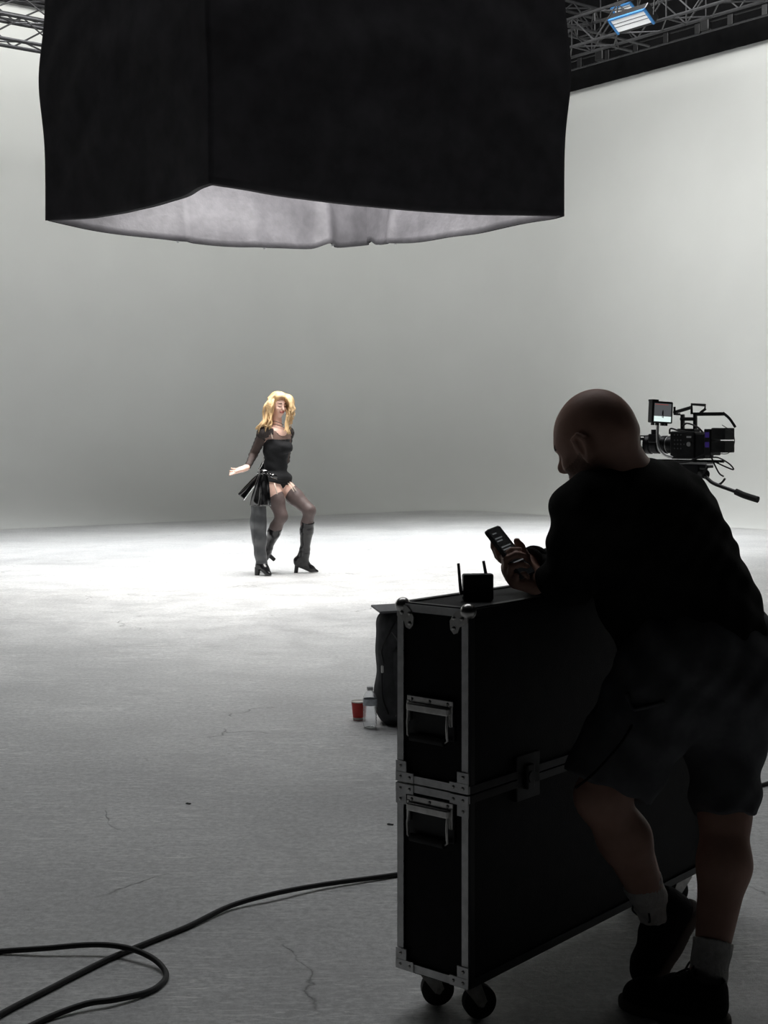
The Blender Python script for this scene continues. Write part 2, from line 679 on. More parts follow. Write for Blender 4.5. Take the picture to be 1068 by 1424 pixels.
def hand(Fd, wr, D, N, S, sc=1.0, curl=(.3, .4, .3), thumb=(.6, .7, .3), k=.008, spread=.10, inf=0.0, fat=1.0):
    """palm and five unequal fingers: D towards the fingertips, N out of the palm, S to the thumb side"""
    D, N, S = nrm(D), nrm(N), nrm(S)
    wr = np.array(wr, float)
    offs = [.030, .010, -.011, -.030]
    kn = [.092, .096, .090, .080]
    ln = [(.042, .026, .020), (.047, .030, .022), (.042, .027, .021), (.033, .020, .018)]
    rad = [.0095, .0098, .0092, .0082]
    for i in range(4):
        p = wr + (D * kn[i] + S * offs[i]) * sc
        Fd.cap(wr + (S * offs[i] * .62 + D * .012) * sc, p, .017 * sc * fat, .0125 * sc * fat, .018 * sc, inf=inf)
        ang = 0
        d0 = nrm(D + S * (offs[i] * spread * 30))
        for j in range(3):
            ang += curl[j] * (1 + .12 * i)
            q = p + (d0 * math.cos(ang) + N * math.sin(ang)) * ln[i][j] * sc
            Fd.cap(p, q, rad[i] * sc * fat * (1 - .08 * j), rad[i] * sc * fat * (.92 - .08 * j), .004, inf=inf)
            p = q
    b = wr + (D * .028 + S * .026 + N * .006) * sc
    t = nrm(D * thumb[0] + S * thumb[1] + N * thumb[2])
    m_ = b + t * .045 * sc
    t2 = nrm(t + D * .5)
    m2 = m_ + t2 * .034 * sc
    Fd.cap(wr + S * .012 * sc, b, .017 * sc * fat, .017 * sc * fat, .02)
    Fd.cap(b, m_, .016 * sc * fat, .0115 * sc * fat, .012, inf=inf)
    Fd.cap(m_, m2, .0113 * sc * fat, .0105 * sc * fat, .004, inf=inf)
    Fd.cap(m2, m2 + nrm(t2 + D * .3) * .022 * sc, .0105 * sc * fat, .0085 * sc * fat, .004, inf=inf)


# ================================================================== SETTING
fl = MB()
fl.box((-24, -4, -.2), (24, 34, 0))
tag(fl.build('floor', M['floor']), kind='structure')

WALL_H, COVE, CORN = 8.6, 1.1, 2.2


def cyc_path():
    pts = []
    n_in = (LW + RW)
    for t in np.linspace(22, CORN, 12):
        pts.append((K + LW * t, RW, 'l'))
    c = K + LW * CORN + RW * CORN
    for k in range(0, 29):
        a = k / 28 * PI / 2
        d = (-RW) * math.cos(a) + (-LW) * math.sin(a)
        pts.append((c + d * CORN, -d, 'c'))
    for t in np.linspace(CORN, 20, 12)[1:]:
        pts.append((K + RW * t, LW, 'r'))
    return pts


def cyc_wall(name, pts):
    prof = [(COVE * (1 - math.sin(a)), COVE * (1 - math.cos(a))) for a in np.linspace(0, PI / 2, 17)] + [(0, 2.5), (0, 5), (0, WALL_H)]
    vs, fs = [], []
    for p, n, _ in pts:
        for o_, z in prof:
            q = p + n * o_
            vs.append((q.x, q.y, z + .002))
    m_ = len(prof)
    for i in range(len(pts) - 1):
        for j in range(m_ - 1):
            fs.append((i * m_ + j, i * m_ + j + 1, (i + 1) * m_ + j + 1, (i + 1) * m_ + j))
    me = bpy.data.meshes.new(name)
    me.from_pydata(vs, [], fs)
    return tag(link(name, me, M['cyc'], None, True), kind='structure')


cp = cyc_path()
cyc_wall('wall_left', [p for p in cp if p[2] == 'l'])
cyc_wall('wall_right', [p for p in cp if p[2] != 'l'])
ce = MB()
ce.box((-24, -4, 11.5), (24, 34, 11.7))
tag(ce.build('ceiling', M['ceiling']), kind='structure')


# black borders hung above the cyclorama
def border(name, axis, t0, t1, z0, z1, out, lab):
    other = RW if axis is LW else LW

    def fn(u, v):
        t = t0 + (t1 - t0) * u
        p = K + axis * t + other * (out + .03 * math.sin(t * 9.0) * (1 - v) + .006 * math.sin(t * 23))
        return (p.x, p.y, z1 + (z0 - z1) * v)
    return tag(grid_mesh(name, fn, 160, 8, M['drape'], None, .01), lab, 'drape')


border('border_drape', RW, 1.0, 20, 7.29, 11.4, .12, 'long black border drape covering the top of the right wall')
border('border_drape', LW, 1.0, 22, 7.86, 11.4, .12, 'long black border drape above the left wall behind the trusses')


# ------------------------------------------------------------------ trusses, pipe and panel lamps on the grid
def truss(p0, p1, size, label, r=.024, step=.45, hang=11.5, br=.011):
    p0, p1 = Vector(p0), Vector(p1)
    t = thing('lighting_truss', label, 'truss', (0, 0, 0))
    t.location = p0
    d = (p1 - p0)
    Ln = d.length
    t.rotation_euler = (0, 0, math.atan2(d.y, d.x))
    s = size / 2
    cor = [(-s, -s), (s, -s), (s, s), (-s, s)]
    cm = MB()
    cm.tube([(0, 0, 0), (Ln, 0, 0)], r, 8)
    c0 = cm.build('chord', M['truss'], t, 'auto')
    for i, (y, z) in enumerate(cor):
        c = c0 if i == 0 else c0.copy()
        if i:
            COL.objects.link(c)
            c.parent = t
        c.location = (0, y, z)
    n = int(Ln / step)
    bm = MB()
    bm.tube([(0, 0, -s), (step, 0, s)], br, 6)
    b0 = bm.build('brace', M['truss'], t)
    wm = MB()
    wm.tube([(0, 0, -s), (0, 0, s)], br, 6)
    w0 = wm.build('strut', M['truss'], t)
    first = [True, True]
    for face in range(4):
        ang = face * PI / 2
        off = (0, -s * math.cos(ang), -s * math.sin(ang))
        for k in range(n):
            b = b0 if first[0] else b0.copy()
            if not first[0]:
                COL.objects.link(b)
            first[0] = False
            b.parent = t
            flip = k % 2
            b.location = (k * step + (step if flip else 0), off[1], off[2])
            b.rotation_euler = (ang, 0, PI if flip else 0) if not flip else (ang, 0, 0)
            if flip:
                b.scale = (-1, 1, 1)
        for k in range(0, n + 1, 4):
            b = w0 if first[1] else w0.copy()
            if not first[1]:
                COL.objects.link(b)
            first[1] = False
            b.parent = t
            b.location = (k * step, off[1], off[2])
            b.rotation_euler = (ang, 0, 0)
    for k in np.arange(.8, Ln, 3.0):
        h = MB()
        h.tube([(k, 0, s), (k, 0, hang - p0.z)], .008, 6)
        h.build('hanging_cable', M['black_metal'], t)
    return t


def line3(px0, py0, d0, px1, py1, d1):
    return at(px0, py0, d0), at(px1, py1, d1)


def on_line(axis, px, base):
    """point of the line base + axis*t seen in column px"""
    k = (px - CX) / F
    t = (k * base.y - base.x) / (axis.x - k * axis.y)
    return base + axis * t


# right truss, parallel to the right wall
rt = Vector(at(880, 27, 20.0))
ra = rt + RW * 8
rb = rt - RW * 6
truss(ra, rb, .42, 'long box lighting truss over the right wall carrying blue panel lamp')
rt2 = Vector(at(815, 32, 21.0))
truss(rt2 + LW * 9, rt2 - LW * 1.2, .36, 'short box truss meeting the right truss beside the black softbox')
lt = Vector(at(30, 46, 17.5))
truss(lt + LW * 5, lt - LW * 5, .30, 'lower of the two trusses at the left edge against white wall')
lt2 = Vector(at(30, 13, 18.6))
truss(lt2 + LW * 5, lt2 - LW * 5, .26, 'upper of the two trusses at the left edge, near frame top')

# curtain pipe with clamps under the right truss
pp = Vector(at(900, 68, 22.2))
pt = thing('curtain_pipe', 'thin dark pipe with hanger clamps running in front of black border drape', 'pipe', pp, math.atan2(-RW.y, -RW.x))
pm = MB()
pm.tube([(-7, 0, 0), (6, 0, 0)], .016, 8)
pm.build('pipe', M['truss'], pt, 'auto')
p2 = MB()
p2.tube([(-7, 0, .14), (6, 0, .14)], .012, 8)
p2.build('upper_rail', M['black_metal'], pt, 'auto')
for k in np.arange(-6.6, 6, .62):
    b = MB()
    b.box((k - .05, -.03, .0), (k + .05, .03, .16), .008)
    b.build('clamp', M['black_metal'], pt)
for k in (-4.2, -1.17, 1.0, 4.1):
    b = MB()
    b.tube([(k, 0, .1), (k, 0, 11.5 - pp.z)], .012, 8)
    b.build('hanger_rod', M['truss'], pt)
    c = MB()
    c.box((k - .09, -.05, .02), (k + .09, .05, .20), .02)
    c.ball((k, -.05, .24), .045, 2)
    c.build('hanger_clamp', M['black_metal'], pt)


def panel_lamp(px, py, d, wdt, hgt, label):
    c = Vector(at(px, py, d))
    L = thing('panel_lamp', label, 'lamp', c, math.atan2(RW.y, RW.x))
    T = Matrix.Rotation(math.radians(52), 4, 'X')      # face tipped towards the stage floor
    b = MB()
    b.box((-wdt / 2, -.02, -hgt / 2), (wdt / 2, .10, hgt / 2), .015, 2, T)
    b.build('housing', M['black_metal'], L)
    b = MB()
    b.box((-wdt / 2 + .03, -.032, -hgt / 2 + .03), (wdt / 2 - .03, -.02, hgt / 2 - .03), .004, 1, T)
    b.build('diffuser', M['diffuser'], L)
    for lo, hi in (((-wdt / 2, -.05, -hgt / 2), (-wdt / 2 + .035, -.018, hgt / 2)), ((wdt / 2 - .035, -.05, -hgt / 2), (wdt / 2, -.018, hgt / 2)),
                   ((-wdt / 2, -.05, hgt / 2 - .03), (wdt / 2, -.018, hgt / 2))):
        b = MB()
        b.box(lo, hi, .005, 1, T)
        b.build('blue_rim', M['blue'], L)
    for z_ in (-.02, .035):
        b = MB()
        b.box((-wdt / 2 + .03, -.036, z_ - .004), (wdt / 2 - .03, -.030, z_ + .004), 0, 1, T)
        b.build('face_bar', M['black_metal'], L)
    for sx in (-1, 1):
        b = MB()
        b.tube([(sx * wdt * .5, .05, 0), (sx * wdt * .5, .08, .30), (sx * .03, .08, .34)], .012, 8)
        b.build('yoke_arm', M['black_metal'], L, 'auto')
    b = MB()
    b.cyl((0, .08, .32), (0, .08, .44), .03)
    b.build('clamp', M['steel'], L)
    for k in range(5):
        b = MB()
        b.box((-wdt / 2 + .08 + k * wdt / 6, .10, -hgt * .35), (-wdt / 2 + .10 + k * wdt / 6, .13, hgt * .35), 0, 1, T)
        b.build('cooling_fin', M['black_metal'], L)
    return L


panel_lamp(879, 28, 19.3, .68, .27, 'blue-rimmed white panel lamp clamped on the right truss, larger and lower')
panel_lamp(869, 12, 20.6, .40, .20, 'smaller blue-rimmed white panel lamp above the larger one')

# ------------------------------------------------------------------ overhead softbox with black skirt
SB = thing('overhead_softbox', 'huge black fabric skirted softbox hung over the dancing person', 'softbox', (BOXC.x, BOXC.y, 3.4))
zr = 3.4
cN, cL, cR, cB = Vector((-1.36, 10.95, 0)), Vector((-3.21, 13.3, 0)), Vector((1.67, 13.0, 0)), Vector((-.18, 15.35, 0))
quad = [(cN, -.063), (cR, 0), (cB, .035), (cL, 0.0)]
cen = (cN + cL + cR + cB) / 4
ORG = Vector((BOXC.x, BOXC.y, 3.4))
SEEDS = [(3.1, 5.3), (1.2, 7.9), (4.4, 2.2), (2.5, 9.1)]


def skirt(i, inner):
    (A, za), (B, zb) = quad[i], quad[(i + 1) % 4]
    d = (B - A)
    Ln = d.length
    dn = d.normalized()
    nrmv = Vector((dn.y, -dn.x, 0))
    if nrmv.dot((A + B) / 2 - cen) < 0:
        nrmv = -nrmv
    s1, s2 = SEEDS[i]

    def fn(u, v):
        # v: 0 hem .. 1 top (3.9 m above)
        z = zr + za + (zb - za) * u - .05 * math.sin(PI * u) * (1 if i in (0, 3) else .35) + v * 3.9
        if i in (1, 2):
            z -= (.12 if i == 2 else .05) * math.sin(PI * u) ** .8 + .005 * math.sin(u * 19 + s1)
            z += .05 * math.exp(-((u - (.16 if i == 2 else .97)) / .03) ** 2)
        h = z - zr
        # the frame pipe at 1.33 m pushes the corners out; cloth hangs in from it
        bul = .05 * math.exp(-((h - 1.33) / .45) ** 2) * (1 if i in (0, 3) else .6)
        edge = min(u, 1 - u) * Ln
        belly = -.10 * math.sin(PI * u) * (1 - math.exp(-h * .0)) - .10 * math.sin(PI * u) * math.exp(-h / .7)
        wr = .010 * math.sin(u * 11 + s1 + 2.2 * h) * math.exp(-((h - .7) / 1.1) ** 2)
        wr += .004 * math.sin(u * 33 + s2 - 3 * h + 2 * math.sin(3 * h))
        wr += .012 * math.sin((u - .5) ** 2 * 30 + h * 9 + s1)
        fold = 0
        for fc, am, wd in (((.16, .12, .025), (.62, .04, .014), (.40, .03, .03)) if i == 2 else ((.82, .05, .02),) if i == 1 else ()):
            fold -= am * math.exp(-((u - fc) / wd) ** 2) * math.exp(-h / .55)
        m_ = min(1, edge / .25)
        cd = (A - cen).normalized() * (1 - u) + (B - cen).normalized() * u
        p = A + d * u + cd * bul * 1.3 + nrmv * ((belly + wr + fold) * m_)
        if inner:
            p = p - nrmv * .035
            p = p + (cen - p) * .006
            z -= .004
        return (p.x - ORG.x, p.y - ORG.y, z - ORG.z)
    return fn


for i in range(4):
    grid_mesh('skirt_panel', skirt(i, False), 90, 60, M['skirt'], SB, .006)
for i in range(4):
    o = grid_mesh('lining_panel', skirt(i, True), 90, 60, M['lining'], SB, .004)
    o['label'] = 'silver grey wrinkled lining'
for i in range(4):
    A, B = quad[i][0], quad[(i + 1) % 4][0]
    b = MB()
    a_, b_ = A + (cen - A) * .09 - ORG, B + (cen - B) * .09 - ORG
    b.tube([a_ + Vector((0, 0, zr + 1.33)), b_ + Vector((0, 0, zr + 1.33))], .025, 10)
    b.build('frame_pipe', M['alu'], SB, 'auto')
    b = MB()
    b.tube([a_ + Vector((0, 0, zr + 1.33)), a_ + Vector((0, 0, 11.5))], .01, 6)
    b.build('hanging_cable', M['black_metal'], SB)
sk = MB()
sk.prism([tuple((c - cen).xy * .9) for c, _ in quad], 1.70, 1.71, Matrix.Translation((cen - BOXC)))
sk.build('top_silk', M['silk'], SB)
for (u, i) in ((.14, 2), (.64, 2), (.37, 2), (.8, 1)):
    p = Vector(skirt(i, False)(u, 0.0))
    b = MB()
    b.box(p + Vector((-.012, -.02, -.016)), p + Vector((.012, .02, .03)), .004)
    b.build('hem_clip', M['white'], SB)

# ================================================================== FLIGHT CASE
CA = Vector((.198, 3.27, 0))
crot = math.atan2(.767, .6416)
CL_, CW_, Z0, Z1, ZM = 1.20, .2126, .10, .984, .552
FC = thing('flight_case', 'tall narrow black flight case on casters with aluminium edges, leaned on by man', 'case', CA, crot)


def cbox(name, lo, hi, m, bev=0.0, parent=FC):
    b = MB()
    b.box(lo, hi, bev)
    return b.build(name, m, parent)


cbox('lower_shell', (.004, .004, Z0), (CL_ - .004, CW_ - .004, ZM - .003), M['panel'])
cbox('upper_shell', (.004, .004, ZM + .003), (CL_ - .004, CW_ - .004, Z1), M['panel'])
E_ = .0185
th = .0035


def angle_bar(a, b, d1, d2):
    """L-profile strip from a to b with flanges towards d1 and d2"""
    a, b, d1, d2 = Vector(a), Vector(b), Vector(d1), Vector(d2)
    for f, g in ((d1, d2), (d2, d1)):
        m_ = MB()
        q = [a, b, a + f * E_, b + f * E_]
        q += [v - g * th for v in q]
        lo = Vector((min(v.x for v in q), min(v.y for v in q), min(v.z for v in q)))
        hi = Vector((max(v.x for v in q), max(v.y for v in q), max(v.z for v in q)))
        m_.box(lo, hi)
        # end flanges bare metal; long-side and top ones dark, shade put into their colour
        m_.build('edge_strip', M['alu'] if abs(g.x) > .5 else M['black_metal'], FC)


X, Y, Zv = Vector((1, 0, 0)), Vector((0, 1, 0)), Vector((0, 0, 1))
for x, dx in ((0, X), (CL_, -X)):
    for y, dy in ((0, Y), (CW_, -Y)):
        angle_bar((x, y, Z0), (x, y, ZM - .002), dx, dy)
        angle_bar((x, y, ZM + .002), (x, y, Z1), dx, dy)
for z, dz in ((Z0, Zv), (Z1, -Zv)):
    for y, dy in ((0, Y), (CW_, -Y)):
        angle_bar((0, y, z), (CL_, y, z), dy, dz)
    for x, dx in ((0, X), (CL_, -X)):
        angle_bar((x, 0, z), (x, CW_, z), dx, dz)
# lid joint bands around the middle
for z0, z1 in ((ZM - .020, ZM - .002), (ZM + .002, ZM + .020)):
    cbox('joint_band', (-.005, -.004, z0), (.004, CW_ + .004, z1), M['alu'])
    cbox('joint_band', (0, -.005, z0), (CL_, .003, z1), M['black_metal'])  # same band on the unlit long side, its shade put into the colour
# ball corners with three-lobed plates
for y in (0, CW_):
    for x in (0, CL_):
        b = MB()
        b.ball((x + (.008 if x == 0 else -.008), y + (.008 if y == 0 else -.008), Z1 - .006), .0195, 3)
        b.build('ball_corner', M['steel'], FC, True)
    sy = 1 if y == 0 else -1
    b = MB()
    T = Matrix(((0, 0, -1, 0), (sy, 0, 0, y), (0, 1, 0, Z1), (0, 0, 0, 1)))
    b.prism([(0, 0), (.030, -.004), (.040, -.012), (.052, -.030), (.050, -.050), (.040, -.060), (.028, -.056), (.022, -.042), (.008, -.036), (0, -.03)], 0, .006, T)
    b.build('corner_plate', M['steel'], FC)
    for (ry, rz) in ((.040, -.022), (.040, -.046), (.016, -.022)):
        r = MB()
        r.ball((-.007, y + sy * ry, Z1 + rz), .0055, 2, (.6, 1, 1))
        r.build('rivet', M['steel'], FC, True)
    # brace plates at the joint and bottom corners
    for z0, z1 in ((ZM + .002, ZM + .052), (ZM - .052, ZM - .002), (Z0, Z0 + .05)):
        q = MB()
        lo_y, hi_y = sorted((y - sy * .003, y + sy * .030))
        q.box((-.007, lo_y, z0), (-.003, hi_y, z1), .001)
        lo_y, hi_y = sorted((y - sy * .003, y + sy * .052))
        zz = z0 if z0 >= ZM or z0 == Z0 else z1 - .024
        q.box((-.0075, lo_y, zz), (-.003, hi_y, zz + .024), .001)
        q.build('corner_brace', M['alu'], FC)
        for (ry, rz) in ((.012, .012), (.040, .012), (.012, .038)):
            r = MB()
            zc = z0 + rz if not (z1 == ZM - .002) else z1 - rz
            r.ball((-.008, y + sy * ry, zc), .0042, 2, (.6, 1, 1))
            r.build('rivet', M['steel'], FC, True)
    for zc in (.17, .26, .36, .45, .62, .70, .79, .87):
        r = MB()
        r.ball((-.001, y + sy * .015, zc), .0042, 2, (.6, 1, 1))
        r.build('rivet', M['black_metal'], FC, True)
for yc in (.08, .13):
    r = MB()
    r.ball((-.001, yc, Z0 + .013), .0042, 2, (.6, 1, 1))
    r.build('rivet', M['black_metal'], FC, True)
    r = MB()
    r.ball((-.001, yc, Z1 - .013), .0042, 2, (.6, 1, 1))
    r.build('rivet', M['black_metal'], FC, True)


def spring_handle(zc):
    h = MB()
    h.box((-.004, .040, zc - .085), (.003, .178, zc + .005), .002)
    o = h.build('handle', M['black_metal'], FC)
    b = MB()
    b.box((-.010, .040, zc - .006), (-.003, .178, zc + .012), .002)
    b.box((-.022, .046, zc - .024), (-.004, .172, zc - .004), .004)
    b.box((-.012, .040, zc - .05), (-.003, .050, zc), .002)
    b.box((-.012, .168, zc - .05), (-.003, .178, zc), .002)
    b.build('bracket', M['steel'], o)
    b = MB()
    b.tube([(-.014, .052, zc - .016), (-.020, .050, zc - .05), (-.018, .050, zc - .082), (-.016, .060, zc - .088)], .0032, 8)
    b.tube([(-.014, .166, zc - .016), (-.020, .168, zc - .05), (-.018, .168, zc - .082), (-.016, .158, zc - .088)], .0032, 8)
    b.build('bail', M['steel'], o, 'auto')
    b = MB()
    b.tube([(-.017, .058, zc - .086), (-.017, .160, zc - .086)], .010, 12)
    b.build('grip', M['rubber'], o, 'auto')
    for yy in (.055, .109, .163):
        r = MB()
        r.ball((-.011, yy, zc + .003), .0042, 2, (.6, 1, 1))
        r.build('screw', M['steel'], o, True)


spring_handle(.755)
spring_handle(.515)
# recessed butterfly latch on the long side
b = MB()
b.box((.19, -.005, ZM - .055), (.29, .004, ZM + .055), .002)
lt_ = b.build('latch', M['black_metal'], FC)
b = MB()
b.box((.225, -.014, ZM - .03), (.255, -.004, ZM + .03), .003)
b.cyl((.24, -.016, ZM), (.24, -.004, ZM), .014)
b.build('latch_key', M['black_metal'], lt_)


def caster(x, y, swing):
    c = MB()
    c.box((x - .045, y - .035, Z0 - .006), (x + .045, y + .035, Z0), .002)
    o = c.build('caster', M['steel'], FC)
    R = Matrix.Translation((x, y, 0)) @ Matrix.Rotation(swing, 4, 'Z')
    f = MB()
    for s in (-1, 1):
        f.prism([(-.022, .094), (.022, .094), (.040, .045), (.030, .034), (.018, .034), (-.018, .08)], s * .021 - .0018, s * .021 + .0018,
                R @ Matrix(((1, 0, 0, 0), (0, 0, 1, 0), (0, 1, 0, 0), (0, 0, 0, 1))))
    f.box((-.024, -.023, .088), (.024, .023, .094), .001, 1, R)
    f.build('fork', M['steel'], o)
    wv = MB()
    wv.lathe([(.008, -.016), (.034, -.016), (.040, -.011), (.040, .011), (.034, .016), (.008, .016)], 28,
             R @ Matrix.Translation((.026, 0, .040)) @ Matrix.Rotation(PI / 2, 4, 'X'))
    wv.build('wheel', M['rubber'], o, 'auto')
    ax = MB()
    ax.tube([R @ Vector((.026, -.027, .040)), R @ Vector((.026, .027, .040))], .007, 10)
    ax.build('axle', M['steel'], o)


for x, y, sw in ((.060, .045, -.62), (.060, .172, -.75), (CL_ - .075, .045, 2.6), (CL_ - .075, .168, 2.8)):
    caster(x, y, sw)

# ------------------------------------------------------------------ wireless receiver standing on the case
rc = Vector((.2310, 3.455, Z1))
RX = thing('wireless_receiver', 'small black receiver box with two stub antennas standing on the flight case', 'receiver', rc, math.radians(8))
b = MB()
b.box((-.038, -.013, 0), (.038, .013, .066), .005)
b.build('body', M['black_plastic'], RX)
b = MB()
b.box((-.033, -.0145, .008), (.033, -.0125, .058), .001)
b.build('front_plate', M['black_metal'], RX)
for x, y, l0, l1 in ((-.043, -.002, .022, .092), (.022, .008, .064, .096)):
    b = MB()
    b.tube([(x, y, l0), (x - .006, y, l1)], [.0042, .0036], 10)
    b.build('antenna', M['alu'] if False else M['piping'], RX, 'auto')
b = MB()
b.cyl((-.046, -.002, .020), (-.036, -.002, .020), .0055, 10)
b.build('antenna_joint', M['black_metal'], RX)
for k in range(3):
    b = MB()
    b.cyl((-.02 + .02 * k, -.016, .03), (-.02 + .02 * k, -.0125, .03), .003, 8)
    b.build('button', M['rubber'], RX)

# ================================================================== BACKPACK, BOARD, CUP, BOTTLE
bk = ground(575, 1003)
BP = thing('backpack', 'dark grey soft backpack standing upright on the floor behind flight case', 'bag', bk, math.radians(8))
f = Field((-.24, -.18, -.01), (.24, .18, .58), .006)
f.box((0, 0, .27), (.178, .10, .268), None, .07)
f.ell((0, -.02, .12), (.185, .125, .15), None, .06)
f.warp(lambda x, y, z: .004 * np.sin(x * 30 + z * 12) * np.sin(z * 22))
f.build('body', M['bag'], BP)
f = Field((-.2, -.19, .0), (.2, .02, .5), .006)
f.box((.01, -.08, .22), (.125, .055, .165), None, .045)
f.build('front_pocket', M['bag'], BP)
b = MB()
b.tube(catmull([(-.155, -.075, .48), (-.115, -.10, .44), (-.085, -.115, .38), (-.082, -.122, .25), (-.088, -.125, .12), (-.105, -.12, .05)], 8), .004, 6)
b.build('piping', M['piping'], BP, 'auto')
b = MB()
b.tube(catmull([(-.10, -.104, .50), (-.145, -.102, .42), (-.168, -.09, .36), (-.160, -.10, .30), (-.166, -.09, .26), (-.165, -.1, .14), (-.14, -.115, .06)], 8), .004, 6)
b.build('zip', M['black_plastic'], BP, 'auto')
b = MB()
b.box((-.172, -.108, .255), (-.160, -.098, .29), .003)
b.build('zip_pull', M['steel'], BP)
for sx in (-.08, .08):
    b = MB()
    b.tube(catmull([(sx, .09, .50), (sx, .135, .42), (sx * 1.1, .14, .28), (sx * 1.3, .11, .12), (sx * 1.4, .095, .06)], 6), .014, 8)
    b.build('shoulder_strap', M['bag'], BP, 'auto')
bb = MB()
bb.box((-.188, -.135, 0), (.20, .125, .010), .003, 2, Matrix.Rotation(math.radians(-2.0), 4, 'Y'))
bo = bb.build('flat_board', M['piping'])
bo.location = (bk[0], bk[1], .548)
bo.rotation_euler = (0, 0, math.radians(10))
tag(bo, 'thin dark flat board lying on top of the grey backpack', 'board')

cg = ground(498.5, 1001)
CU = thing('paper_cup', 'red paper cup standing on the floor beside water bottle', 'cup', cg)
b = MB()
b.lathe([(.024, 0), (.026, .002), (.0345, .088), (.0335, .088), (.0255, .006), (.002, .006)], 32)
b.build('cup_wall', M['red'], CU, 'auto')
b = MB()
b.lathe([(.0338, .086), (.0362, .0872), (.0366, .0895), (.035, .0915), (.0335, .0905), (.0332, .088)], 32)
b.build('rim', M['cream'], CU, 'auto')
b = MB()
b.lathe([(.0262, .003), (.0272, .003), (.0284, .014), (.0272, .014)], 32)
b.build('base_band', M['cream'], CU, 'auto')

wg = ground(514.5, 1012)
WB = thing('water_bottle', 'clear plastic water bottle standing on the floor next to red cup', 'bottle', wg)
prof = [(.001, .004), (.020, .002), (.029, .004), (.032, .014)]
for k in range(6):
    z = .022 + k * .013
    prof += [(.0325, z), (.0305, z + .0065)]
prof += [(.0325, .104), (.0322, .108), (.0322, .138), (.0325, .142), (.030, .152), (.022, .166), (.0135, .174), (.0125, .182)]
b = MB()
b.lathe(prof, 36, None, False)
bt = b.build('bottle_wall', M['pet'], WB, True)
md = bt.modifiers.new('wall', 'SOLIDIFY')
md.thickness = .0012
b = MB()
b.lathe([(.0332, .108), (.0334, .109), (.0334, .137), (.0332, .138)], 36, None, False)
o = b.build('label', M['label'], WB, True)
b = MB()
b.lathe([(.0132, .178), (.0152, .178), (.0152, .192), (.014, .1935), (.001, .1935)], 24)
b.build('cap', M['white'], WB, 'auto')

# ================================================================== CABLES AND SCRAPS ON THE FLOOR
def cable(name, pts, r, label):
    b = MB()
    b.tube(catmull(pts, 10), r, 10)
    return tag(b.build(name, M['cable'], None, 'auto'), label, 'cable')


RC = .0076


def g(px, py, lift=0.0):
    return ground(px, py, RC + lift)


cable('power_cable', [g(-60, 1450), g(0, 1411), g(75, 1372), g(150, 1334), g(210, 1309), g(262, 1288), g(320, 1260, .004), g(380, 1243, .012), g(450, 1230, .006),
                      g(553, 1216), g(680, 1196), g(830, 1160), g(960, 1122), g(1058, 1092), g(1120, 1076), g(1260, 1050)], RC,
      'long black cable running straight across the floor behind the flight case')
cable('power_cable', [g(-80, 1330), g(0, 1323), g(60, 1319, .01), g(120, 1314, .018), g(158, 1315, .019), g(190, 1322, .019), g(217, 1336, .010), g(231, 1354),
                      g(224, 1368), g(204, 1380), g(160, 1390, .006), g(120, 1396, .008), g(70, 1414), g(20, 1438)], RC,
      'black cable bent in a loop on the floor, crossing over the straight one')
for px, py, sx, lab in ((543, 1147, .012, 'small black tape scrap on the floor left of the flight case'), (262, 1118, .010, 'tiny dark scrap on the grey floor well left of the case')):
    p = ground(px, py)
    b = MB()
    b.prism([(-sx, -.004), (-.002, -.007), (sx, -.003), (sx * .8, .006), (0, .003), (-sx * .9, .006)], 0, .003)
    o = b.build('tape_scrap', M['rubber'])
    o.location = (p[0], p[1], .0005)
    o.rotation_euler = (0, 0, -.5)
    tag(o, lab, 'scrap')

# ================================================================== MAN leaning on the case
MAN = thing('person', 'bald man in dark sweatshirt and grey shorts leaning on flight case, looking at a phone', 'person', (.74, 3.45, 0))
mo = np.array(MAN.location)


def Mn(px, py, d):
    return at(px, py, d)


pel = Mn(990, 905, 3.58)
hipL, hipR = Mn(940, 915, 3.47), Mn(1006, 910, 3.62)
kneL, kneR = Mn(836, 1108, 3.40), Mn(1008, 1130, 3.48)
ankL, ankR = Mn(914, 1274, 3.52), Mn(986, 1348, 3.36)
waist, chest, upper = Mn(952, 850, 3.60), Mn(908, 768, 3.60), Mn(880, 694, 3.58)
shL, shR = Mn(821, 713, 3.40), Mn(906, 717, 3.74)
elL, elR = Mn(788, 806, 3.44), Mn(858, 782, 3.82)
wrL, wrR = Mn(752, 800, 3.66), Mn(735, 788, 3.555)
neckb, neckt = Mn(856, 672, 3.55), Mn(842, 634, 3.52)
hc = Mn(824, 605, 3.50)
fh = nrm((-.83, .56, 0))
tilt = math.radians(31)
hf = fh * math.cos(tilt) - np.array([0, 0, 1]) * math.sin(tilt)
hu = fh * math.sin(tilt) + np.array([0, 0, 1]) * math.cos(tilt)
hl = np.cross(hu, hf)
HR = np.stack([hf, hl, hu])


def H(f_, l_, u_):
    return hc + hf * f_ + hl * l_ + hu * u_


fd = Field((-.05, 2.95, -.0), (1.15, 4.05, 1.55), .0048)
